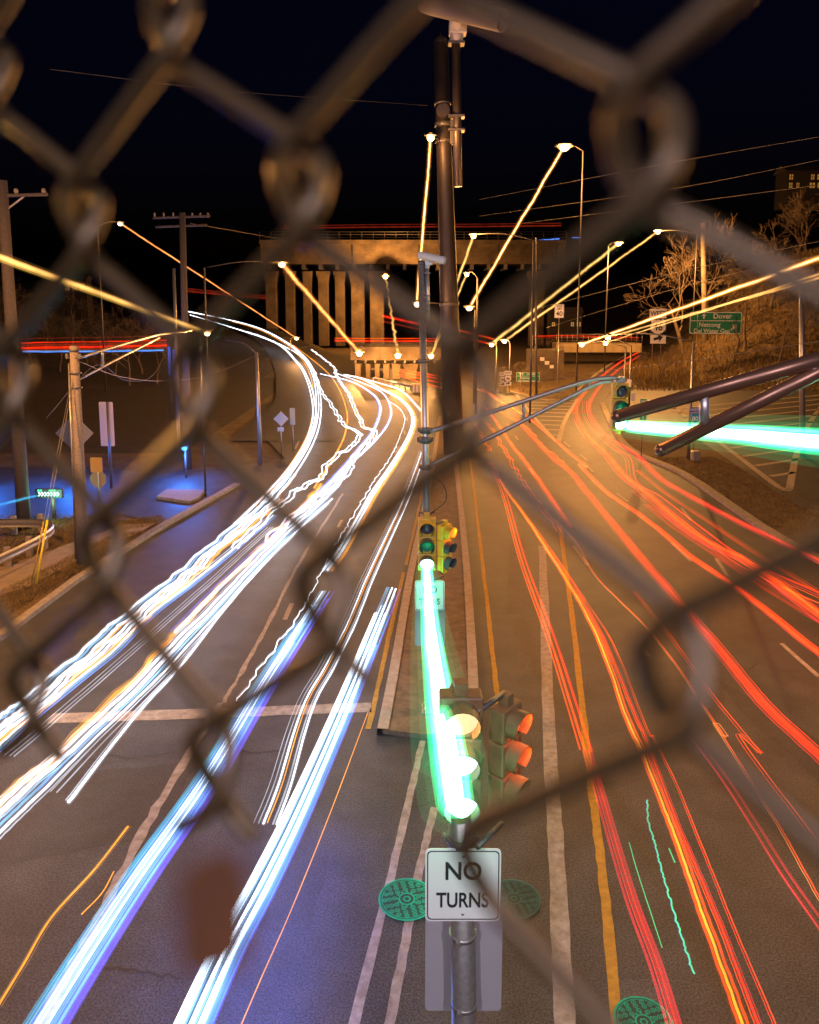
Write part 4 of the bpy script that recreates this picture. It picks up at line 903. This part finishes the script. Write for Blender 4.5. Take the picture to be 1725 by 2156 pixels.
def arrow(t, c, k, yaw, m, ang, s, dx, dz):
    pts = [(-.14, -.5), (.14, -.5), (.14, .05), (.42, .05), (0, .5), (-.42, .05), (-.14, .05)]
    ca, sa = math.cos(math.radians(ang)), math.sin(math.radians(ang))
    bm = bmesh.new(); M_ = Matrix.Translation(c) @ Matrix.Rotation(yaw, 4, 'Z')
    bm.faces.new([bm.verts.new(M_ @ Vector(((x * ca + z * sa) * s * k + dx * k, -.006, (-x * sa + z * ca) * s * k + dz * k))) for x, z in pts])
    finish('arrow', bm, m, t)
def direction_sign(label, cx, cy, Y, wpx, hpx, yaw, posts, base):
    q = wpx / 106
    t, c, k = board(label, cx, cy, Y, wpx, hpx, M_SIGNG, yaw, posts, base, [('Dover', 13 * q, 14 * q, 15 * q, .95), ('Netcong', -12 * q, -4 * q, 13 * q, .95), ('Del Water Gap', -7 * q, -17 * q, 12.5 * q, .92)], M_SIGNW, M_SIGNW, group='green direction signs')
    bm = bmesh.new(); M_ = Matrix.Translation(c) @ Matrix.Rotation(yaw, 4, 'Z'); plate(bm, [(-50 * q * k, 3.8 * q * k), (50 * q * k, 3.8 * q * k), (50 * q * k, 5.2 * q * k), (-50 * q * k, 5.2 * q * k)], c, .001, yaw, fwd=.005); finish('dividing_line', bm, M_SIGNW, t)
    arrow(t, c, k, yaw, M_SIGNW, 0, 12 * q, -24 * q, 14.5 * q); arrow(t, c, k, yaw, M_SIGNW, 45, 15 * q, 37 * q, -9 * q)
direction_sign('large green Dover direction sign on the right grass hill', 1507, 680, 98, 106, 47, math.radians(-9), (1470, 1512, 1548), 775)
direction_sign('small far green Dover direction sign beside the striped gore', 1112, 794, 84, 50, 20, math.radians(-4), (1096, 1118, 1130), 832)
def shield(wd, ht):
    return [(0, -.5 * ht), (.22 * wd, -.42 * ht), (.46 * wd, -.22 * ht), (.48 * wd, .05 * ht), (.42 * wd, .25 * ht), (.46 * wd, .38 * ht), (.30 * wd, .5 * ht), (.12 * wd, .44 * ht), (0, .47 * ht), (-.12 * wd, .44 * ht), (-.30 * wd, .5 * ht), (-.46 * wd, .38 * ht), (-.42 * wd, .25 * ht), (-.48 * wd, .05 * ht), (-.46 * wd, -.22 * ht), (-.22 * wd, -.42 * ht)][::-1]
def route_set(label, cx, top, Y, q, base):
    """WEST plate, route shield and arrow plate on one post"""
    c = D(cx, top, Y); k = (c - CAM).dot(FWD) / F
    t = empty('route_sign', (c.x, c.y, land(c.x, c.y)), label, 'road sign', 'route 46 west markers')
    a, b, d = D(cx, top + 10 * q, Y), D(cx, top + 38 * q, Y), D(cx, top + 62 * q, Y)
    for nm, cc, ol in (('direction_plate', a, rr_outline(35 * q * k, 20 * q * k, .04)), ('arrow_plate', d, rr_outline(33 * q * k, 23 * q * k, .04))):
        bm = bmesh.new(); plate(bm, ol, cc, .02); finish(nm, bm, M_SIGNW, t)
    bm = bmesh.new(); plate(bm, rr_outline(36 * q * k, 34 * q * k, .04), b, .02); finish('shield_backing', bm, M_INK, t)
    bm = bmesh.new(); plate(bm, shield(34 * q * k, 32 * q * k), b, .004, fwd=.006); finish('shield', bm, M_SIGNW, t)
    lettering(t, [('WEST', 0, 0, 13 * q * k, .95)], M_INK, a); lettering(t, [('46', 0, -1 * q * k, 22 * q * k, .9)], M_INK, b + Vector((0, -.006, 0)))
    arrow(t, d, k, 0, M_INK, 75, 20 * q, 0, 0)
    for dx in (-9, 9):
        bm = bmesh.new(); tp = D(cx + dx * q, top + 2, Y + .06); tube(bm, [Vector((tp.x, tp.y, min(land(tp.x, tp.y), D(cx, base, Y).z) - .1)), tp], .035, 8); finish('post', bm, M_STEEL, t)
route_set('large faded route 46 west marker with arrow, left of the large Dover sign', 1386, 650, 96, 1.0, 780)
route_set('small clear route 46 west marker left of the small far Dover sign', 1070, 781, 82, .42, 826)
route_set('small dim route 46 west marker behind the clear one, at its left', 1059, 784, 83, .40, 826)
board('white speed limit 40 sign left of the lit house', 1178, 655, 70, 20, 29, M_SIGNW, 0, (1178,), 780, [('SPEED', 0, 10, 6, .8), ('LIMIT', 0, 4.5, 6, .8), ('40', 0, -6, 14, 1)], group=None, border=M_INK)
board('green mile marker 42.5 beside the hanging green signal', 1355, 862, 46, 14, 44, M_SIGNG, math.radians(-5), (1355,), 912, [('WEST', 0, 17, 6, .8), ('MILE', 0, -4, 6.5, .9), ('42', 0, -10.5, 8, 1), ('5', 0, -18.5, 8, 1)], M_SIGNW)
t, c, k = board('white 46 shield on the green mile marker', 1355, 855.5, 45.94, 9.5, 8, M_SIGNW, math.radians(-5), (), 0, [('46', 0, 0, 6.5, .9)], M_INK)
t, c, k = board('blue interstate 80 west shield on the grey lamp post', 1464, 880, 45.7, 21, 24, M_SIGNB, 0, (1464,), 965, [('80', 0, -2, 13.5, 1)], M_SIGNW, M_SIGNW, shape=shield)
bm = bmesh.new(); cc = D(1464, 863, 45.7); plate(bm, rr_outline(21 * k, 10 * k, .02), cc, .02); p = finish('direction_plate', bm, M_SIGNB, t); lettering(t, [('WEST', 0, 0, 8 * k, .95)], M_SIGNW, cc)
bm = bmesh.new(); p = G(1464, 970); box(bm, p + Vector((0, 0, .3)), (.45, .45, .6), bev=.05); finish('foot_cover', bm, M_STEEL, t)
dia = lambda a, b: [(0, -b / 2), (a / 2, 0), (0, b / 2), (-a / 2, 0)]
M_BACK = mat('grey_sign_back', (.34, .33, .38), .45, .4)
octo = lambda a, b: [(a / 2 * math.cos(math.radians(22.5 + 45 * i)) * 1.08, b / 2 * math.sin(math.radians(22.5 + 45 * i)) * 1.08) for i in range(8)]
board('grey back of a large diamond road sign behind the pale wooden pole', 157, 912, 37.5, 80, 82, M_BACK, 0, (157,), 1030, shape=dia, dark=True)
board('lilac grey tall rectangular sign back with a dark post, on the left verge', 225, 893, 38.5, 29, 94, mat('lilac_sign_back', (.48, .42, .46), .5), 0, (), 1010)
bm = bmesh.new(); p = D(226, 846, 38.3); tube(bm, [Vector((p.x, p.y, -.1)), p], .07, 8); tag(finish('sign_post', bm, M_DARKST), 'dark post running up the front of the tall rectangular sign back', 'post')
board('brown grey back of an octagonal stop sign on the left corner', 207, 1009, 33.5, 33, 36, mat('brown_sign_back', (.26, .17, .11), .5, .2), 0, (208,), 1070, shape=octo)
board('small orange brown plate above the octagonal sign back', 203, 979, 33.4, 25, 32, mat('orange_brown_plate', (.42, .20, .05), .5), 0, (205,), 1070)
board('small blue grey diamond sign on the verge by the steel lamp column', 592, 882, 47, 32, 32, mat('blue_grey_sign', (.38, .44, .50), .45), 0, (591,), 955, shape=dia)
board('tiny plate under the small blue grey diamond sign', 591, 904, 46.9, 14, 9, mat('blue_grey_sign', (.38, .44, .50)), 0, (), 955)
board('small upright rectangular sign right of the small diamond sign', 616, 877, 48, 11, 36, mat('blue_grey_sign', (.38, .44, .50)), 0, (616,), 948)
for lab, x, y, Y in (('tiny white plate on the left thin lamp post by the hanging signal', 1325, 807, 64), ('tiny white plate on the right thin lamp post by the hanging signal', 1333, 836, 62)): board(lab, x, y, Y, 9, 16, M_SIGNW, 0, (), 0, [('P', 0, 0, 6, 1)] if 0 else ())

# green arrow message board on the left
c = D(102, 1040, 32.5); k = (c - CAM).dot(FWD) / F
t = empty('arrow_board', G(110, 1072), 'low arrow board with glowing green chevrons on a dark post, left corner', 'arrow board')
bm = bmesh.new(); box(bm, c + Vector((0, .12, 0)), (58 * k, .2, 20 * k), bev=.03); finish('cabinet', bm, M_VISOR, t)
bm = bmesh.new(); p = D(112, 1045, 32.6); tube(bm, [Vector((p.x, p.y, -.05)), p], .09, 8); finish('post', bm, M_DARKST, t)
bm = bmesh.new()
for i in range(7):
    x = (-20 + i * 6.5) * k
    for s in (1, -1): 
        tube(bm, [c + Vector((x, -.03, s * 4 * k)), c + Vector((x + 4 * k, -.03, 0))], 1.3 * k, 6)
finish('chevron', bm, GLOW_P, t)
bm = bmesh.new()
for x in (-20, -15, 4, 9, 14): ball(bm, c + Vector((x * k, -.02, 7.5 * k)), .05, seg=8)
finish('led', bm, GLOW_H, t)
lamp_light(c + Vector((.2, -.5, -.1)), 60, (.2, 1, .65), .2)
trail('signal_streak', 'thin teal streak running from the arrow board to the left edge', 'light streak', [c + Vector((-22 * k, -.1, -3 * k)), D(50, 1050, 30), D(0, 1063, 27), D(-60, 1075, 24)], [(0, 0, .04, 'T')], 'streaks of the green signals', .01)
# blue lamp strips beyond the side road
for lab, x, y0, y1 in (('left blue upright light strip beyond the side road', 356, 730, 790), ('right blue upright light strip beyond the side road', 366, 735, 798)):
    P, Q = D(x, y0, 62), D(x + 2, y1, 62)
    t = empty('light_strip', (Q.x, Q.y, land(Q.x, Q.y)), lab, 'blue light', 'blue light strips'); bm = bmesh.new(); tube(bm, [P, Q], .10, 8); finish('tube', bm, glow('blue_strip', (.06, .16, 1.0), .8), t)
    bm = bmesh.new(); tube(bm, [Q, Vector((Q.x, Q.y, min(land(Q.x, Q.y), Q.z) - .1))], .06, 8); finish('post', bm, M_DARKST, t)
    bm = bmesh.new(); tube(bm, [P + Vector((0, .12, .1)), Q + Vector((0, .12, -.1))], .09, 8); finish('backing', bm, M_DARKST, t)
BL = (.02, .20, 1.0)
def low_blue(label, px, py, power):  # made-up lamps on posts, added to light the side road blue
    p = G(px, py)
    t = empty('added_blue_lamp', p, label, 'flood lamp', 'blue flood lamps')  # added lamps, there only to light the side road blue
    bm = bmesh.new(); tube(bm, [p + Vector((0, 0, -.05)), p + Vector((0, 0, 1.5))], .05, 8); finish('post', bm, M_DARKST, t)
    bm = bmesh.new(); box(bm, p + Vector((0, 0, 1.6)), (.3, .25, .18), bev=.03); finish('lamp_head', bm, M_DARKST, t)
    lamp_light(p + Vector((0, -.5, 1.5)), power * .8, BL, .2, t)
low_blue('blue lamp on a dark post beside the side road, behind the pale wooden pole', 166, 1015, 1400)  # added lamp and post
low_blue('blue lamp on a dark post behind the tall dark wooden pole', 392, 1006, 1300)  # added lamp and post
low_blue('blue lamp on a dark post left of the wooden poles', -30, 1030, 1500)  # added lamp and post

# ------------------------------------------------------------------ manhole covers
M_MAN = mat('iron_cover_painted_green_light', (.02, .48, .34), .35, .35, var=.35, scale=6)  # green signal light on the cover, painted into its base colour
M_MAN2 = mat('iron_cover_painted_dull_green_light', (.06, .20, .19), .4, .4, var=.35, scale=6)  # fainter green light, likewise put into the base colour
M_MANB = mat('dark_iron_cover', (.05, .07, .07), .4, .6)
def manhole(label, cx, cy, rpx, m=None):
    c = G(cx, cy, .012); k = (c - CAM).dot(FWD) / F; r = rpx * k
    t = empty('manhole_cover', c, label, 'manhole cover', 'round manhole covers')
    bm = bmesh.new(); bmesh.ops.create_circle(bm, cap_ends=True, segments=48, radius=r * .985, matrix=Matrix.Translation(c)); finish('plate', bm, M_MANB, t)
    bm = bmesh.new()
    def ring(ctr, r0, r1, n, z=.006, rot=0):
        A = [bm.verts.new(ctr + Vector((r0 * math.cos(rot + 2 * math.pi * i / n), r0 * math.sin(rot + 2 * math.pi * i / n), z))) for i in range(n)]
        B = [bm.verts.new(ctr + Vector((r1 * math.cos(rot + 2 * math.pi * i / n), r1 * math.sin(rot + 2 * math.pi * i / n), z))) for i in range(n)]
        for i in range(n): bm.faces.new((A[i], A[(i + 1) % n], B[(i + 1) % n], B[i]))
    ring(c, r, r * .93, 48); ring(c, r * .89, r * .86, 48); ring(c, r * .30, r * .24, 20); ring(c, r * .15, r * .09, 6)
    for row, n in ((.44, 9), (.62, 13), (.77, 17)):
        for i in range(n):
            a = 2 * math.pi * (i + row) / n; q = c + Vector((math.cos(a), math.sin(a), 0)) * r * row
            ring(q, r * .095, r * .062, 6, rot=a); ring(q, r * .03, .001, 6, rot=a)
    for i in range(12):
        a = 2 * math.pi * i / 12; ring(c + Vector((math.cos(a), math.sin(a), 0)) * r * .345, r * .045, .001, 4, rot=a)
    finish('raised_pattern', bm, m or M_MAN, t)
manhole('green patterned manhole cover left of the big NO TURNS sign', 857, 1893, 60)  # green is signal light painted into the colour
manhole('dull green manhole cover partly hidden right of the big NO TURNS sign', 1082, 1892, 56, M_MAN2)  # dull green is fainter signal light painted into the colour
manhole('green manhole cover cut off at the bottom edge by the yellow line', 1356, 2152, 62)  # green is signal light painted into the colour

# ------------------------------------------------------------------ rumble plates and small pavement things
t = empty('crash_cushion', G(885, 822), 'striped crash cushion at the end of the median guard rail under the low bridge', 'crash cushion')
a = G(882, 826)
bm = bmesh.new(); box(bm, a + Vector((0, 0, .45)), (1.5, 1.2, .9), bev=.08); finish('cushion', bm, mat('tan_cushion', (.45, .33, .16), .6), t)
bm = bmesh.new()
for i in range(4): box(bm, a + Vector((-.55 + .36 * i, -.61, .45)), (.16, .02, .8))
finish('stripe', bm, M_SIGNW, t)
t = empty('guard_rail', G(835, 815), 'short low guard rail leading up to the striped crash cushion under the bridge', 'guard rail')
bm = bmesh.new(); b = G(790, 806); tube(bm, [a + Vector((-.8, .2, .6)), b + Vector((0, 0, .6))], .12, 8)
for i in range(9): q = a.lerp(b, i / 8); box(bm, q + Vector((-.2, .2, .3)), (.15, .15, .7))
finish('rail', bm, M_STEEL, t)

# ------------------------------------------------------------------ houses with lit windows
def house(label, cx, base_py, Y, wd, ht, lit, rows=2, cols=5):
    c = D(cx, base_py, Y); t = empty('house', c, label, 'house', 'lit houses on the hill')
    bm = bmesh.new(); box(bm, c + Vector((0, wd * .3, ht / 2 - 1.5)), (wd, wd * .6, ht + 3)); finish('wall', bm, mat('brown_house_wall', (.02, .015, .012), .9), t)
    bm = bmesh.new(); x, y, z = wd * .55, wd * .36, ht; v = [bm.verts.new(c + Vector(q)) for q in ((-x, wd * .3 - y, z), (x, wd * .3 - y, z), (x, wd * .3 + y, z), (-x, wd * .3 + y, z), (-x, wd * .3, z + wd * .18), (x, wd * .3, z + wd * .18))]
    for f in ((0, 1, 5, 4), (2, 3, 4, 5), (0, 4, 3), (1, 2, 5), (0, 3, 2, 1)): bm.faces.new([v[i] for i in f])
    finish('roof', bm, mat('dark_roof', (.04, .03, .03), .9), t)
    rnd = random.Random(cx)
    for r in range(rows):
        for k in range(cols):
            if rnd.random() < .4: continue
            p = c + Vector(((k + .5) / cols * wd - wd / 2, -.02, ht * (.28 + .42 * r)))
            bm = bmesh.new(); box(bm, p, (wd / cols * rnd.uniform(.35, .7), .06, ht * .26)); w_ = finish('window', bm, lit, t)
            bm = bmesh.new(); box(bm, p + Vector((0, -.04, 0)), (.14, .04, ht * .26)); box(bm, p + Vector((0, -.045, 0)), (wd / cols * .62, .04, .12)); finish('sash', bm, M_DARKST, w_)
    return t
house('lit house with glowing windows behind the bare shrubs, right of centre', 1192, 692, 150, 6, 3.0, glow('warm_window', (1, .50, .12), .5), 1, 5)
house('lit house high on the hill at the right picture edge', 1702, 402, 150, 8, 3.6, glow('amber_window', (1, .42, .06), .3), 2, 6)
house('dim lit house behind the trees at far left', 160, 642, 140, 4, 4.5, glow('dim_window', (1, .42, .10), .22), 2, 3)

# ------------------------------------------------------------------ trees
def tree_meshes(seed, h, spread, levels=5, twig=.012, droop=0.0, trunk=.16):
    rnd = random.Random(seed); tb, cb = bmesh.new(), bmesh.new()
    def grow(p, d, ln, r, lv):
        n = 3; pts = [p]; q = p.copy(); dd = d.copy()
        for i in range(n):
            dd = (dd + Vector((rnd.uniform(-.22, .22), rnd.uniform(-.22, .22), rnd.uniform(-.08, .14) - droop))).normalized(); q = q + dd * (ln / n); pts.append(q.copy())
        r1 = r * .62
        tube(tb if lv == 0 else cb, pts, [r + (r1 - r) * i / n for i in range(n + 1)], 7 if lv == 0 else (5 if lv < 2 else 3), cap=False)
        if lv >= levels: return
        m = 3 if lv < 2 else rnd.choice((2, 3, 3))
        for k in range(m):
            az = rnd.uniform(0, 6.28); tilt = rnd.uniform(.35, .95) * spread
            ax = dd.orthogonal().normalized(); ax.rotate(Matrix.Rotation(az, 3, dd)); nd = dd.copy(); nd.rotate(Matrix.Rotation(tilt, 3, ax))
            st = pts[-1] if k < 2 else pts[-2]
            grow(st, nd, ln * rnd.uniform(.62, .82), max(r1 * rnd.uniform(.6, .85), twig), lv + 1)
    grow(Vector((0, 0, -.3)), Vector((0, 0, 1)), h * .34, trunk, 0)
    ms = []
    for nm, b in (('trunk', tb), ('crown', cb)):
        me = bpy.data.meshes.new(nm); b.to_mesh(me); b.free(); me.materials.append(M_BARK); ms.append(me)
    return ms
PROTO = [tree_meshes(1, 8, 1.0, 6), tree_meshes(5, 8, .8, 6), tree_meshes(9, 5, 1.25, 6, droop=.02, trunk=.1)]
def tree(px, base_py, Y, k, hsc, label, group='bare trees around the roads', rot=0, name='bare_tree'):
    p = D(px, base_py, Y); p.z = land(p.x, p.y)
    t = empty(name, p, label, 'tree', group); t.scale = (hsc, hsc, hsc); t.rotation_euler = (0, 0, rot)
    for nm, me in zip(('trunk', 'crown'), PROTO[k]):
        o = bpy.data.objects.new(nm, me); COL.objects.link(o); o.parent = t
    return t
tree(1446, 640, 110, 0, 2.1, 'large bare tree lit gold by the lamp beside it on the right hill', rot=.4)
tree(1500, 650, 114, 1, 2.0, 'bare tree right of the gold lit one, half in the dark', rot=2)
tree(1095, 760, 88, 2, .72, 'small dense bare shrub glowing gold beside the two low lamps', rot=1, name='bare_shrub')
tree(1078, 765, 90, 2, .6, 'smaller gold shrub left of the dense one', rot=3, name='bare_shrub')
tree(1150, 740, 112, 2, 1.1, 'spreading shrub left of the lit house', rot=2, name='bare_shrub')
tree(1372, 740, 95, 1, .55, 'thin young tree at the top of the right ramp, left of three', rot=1); tree(1388, 745, 90, 1, .55, 'thin young tree at the top of the right ramp, middle of three', rot=4); tree(1402, 745, 92, 1, .6, 'thin young tree at the top of the right ramp, right of three', rot=2.2)
for n_, (px, Y, lab) in enumerate(((1425, 104, 'low tangled shrub at the foot of the gold lit tree'), (1540, 108, 'tangled shrub on the hill right of the large Dover sign legs'), (1610, 104, 'broad shrub on the open slope of the right hill'), (1680, 110, 'dark shrub on the slope near the right picture edge'), (1570, 118, 'shrub higher up the right slope between the trees'))):
    tree(px, 700, Y, 2, .75 + .1 * n_, lab, rot=n_ * 1.3, name='bare_shrub', group='shrubs on the right hill')
rt = random.Random(21)
WORDS = ['crooked', 'wide', 'slender', 'tangled', 'tall', 'forked', 'leaning', 'sparse', 'bushy', 'ragged', 'twiggy', 'upright', 'low', 'dense']
for i in range(14):
    px = -20 + i * 29; tree(px, 760, rt.uniform(84, 112), i % 2, rt.uniform(.8, 1.15), '%s bare tree on the dark left bank, %s from the left' % (WORDS[i], ['first', 'second', 'third', 'fourth', 'fifth', 'sixth', 'seventh', 'eighth', 'ninth', 'tenth', 'eleventh', 'twelfth', 'thirteenth', 'fourteenth'][i]), rot=rt.uniform(0, 6), group='bare trees on the left bank')
for i in range(12):
    px = 1500 + i * 24; tree(px, 700, rt.uniform(92, 125), (i + 1) % 2, rt.uniform(.9, 1.4), '%s bare tree on the dark right hill, %s from the left' % (WORDS[13 - i], ['first', 'second', 'third', 'fourth', 'fifth', 'sixth', 'seventh', 'eighth', 'ninth', 'tenth', 'eleventh', 'twelfth'][i]), rot=rt.uniform(0, 6), group='bare trees on the right hill')

# dry grass on the verges
bm = bmesh.new(); rg = random.Random(4)
def tufts(pix, n, hmin, hmax):
    P = [G(*q) for q in pix]
    for _ in range(n):
        a_, b_ = rg.random(), rg.random()
        p = P[0].lerp(P[1], a_).lerp(P[3].lerp(P[2], a_), b_); p.z = land(p.x, p.y) - .06
        for _k in range(3):
            q = p + Vector((rg.uniform(-.06, .06), rg.uniform(-.06, .06), 0)); ang = rg.uniform(0, 6.28); h = rg.uniform(hmin, hmax); wv = Vector((math.cos(ang), math.sin(ang), 0)) * .012
            tp = q + Vector((rg.uniform(-.12, .12), rg.uniform(-.12, .12), h))
            bm.faces.new([bm.verts.new(v) for v in (q - wv, q + wv, tp)])
tufts(((-30, 1320), (300, 1118), (240, 1125), (-30, 1260)), 5200, .05, .16)
tufts(((-30, 1215), (130, 1150), (230, 1085), (-30, 1085)), 3500, .05, .16)
tufts(((250, 1120), (345, 1102), (340, 1085), (250, 1095)), 1200, .05, .14)
tufts(((1345, 960), (1740, 1180), (1740, 1050), (1500, 960)), 5200, .05, .15)
tufts(((1190, 845), (1060, 815), (1160, 790), (1300, 768)), 2600, .08, .25)
tufts(((1400, 800), (1740, 800), (1740, 690), (1400, 740)), 5000, .1, .3)
for _ in range(9000):
    y = rg.uniform(84, 128); x = 21 + (y - 70) * .29 + rg.uniform(-2, 30); p = Vector((x, y, land(x, y) - .06))
    for _k in range(3):
        q = p + Vector((rg.uniform(-.3, .3), rg.uniform(-.3, .3), 0)); ang = rg.uniform(0, 6.28); h = rg.uniform(.2, .8); wv = Vector((math.cos(ang), math.sin(ang), 0)) * .05
        bm.faces.new([bm.verts.new(v) for v in (q - wv, q + wv, q + Vector((rg.uniform(-.3, .3), rg.uniform(-.3, .3), h)))])
tag(finish('grass', bm, mat('dry_grass_blades', (.23, .15, .05), .9, var=.5, scale=2)), 'short dry brown grass on the verges', 'grass', kind='stuff')

# ------------------------------------------------------------------ chain link fence right in front of the viewer
def cv(v): return RT * v[0] - UP * v[1] + FWD * v[2]
FA, FB, FC = cv((0.03038, 0.00103, -0.01833)), cv((0.0023, 0.0433, 0.0003)), cv((-0.11574, -0.0920, 0.21873))
FN = FA.cross(FB).normalized()
if FN.dot(FWD) > 0: FN = -FN
WR, HO, OV = .0022, .0030, .125
def knot(i, j, n=0): return CAM + FC + FA * i + FB * j + FN * n
bm = bmesh.new()
for k in range(-3, 9):
    pts = []
    for j in range(-3, 4 if k == 3 else 5 if k < 4 else 8):
        right = (j - k) % 2 == 1
        i = k + 1 if right else k; s = 1 if right else -1
        n0 = HO if right else -HO
        pts += [knot(i - s * .25, j - .36, -n0), knot(i - s * .02, j - .235, -n0), knot(i + s * OV * .8, j - .12, -n0 * .8), knot(i + s * OV, j, 0), knot(i + s * OV * .8, j + .12, n0 * .8), knot(i - s * .02, j + .235, n0), knot(i - s * .25, j + .36, n0)]
    sp = []
    for p in spline(pts, 4):
        sp.append(p)
    tube(bm, sp, WR, 10, cap=False)
tag(finish('chain_link_fence', bm, mat('dull_brown_coated_wire', (.074, .049, .020), .4, .5, var=.25, scale=300), smooth=True), 'blurred chain link fence close in front, seen through its diamond openings', 'fence')
c = D(452, 1935, .075); bm = bmesh.new(); plate(bm, rr_outline(.0076, .0132, .003), c, .0015, .35); tg = finish('rusty_tag', bm, mat('rusty_plate', (.075, .026, .006), .7, var=.4, scale=120)); tag(tg, 'small blurred rusty plate hanging on the fence wire, lower left', 'plate')
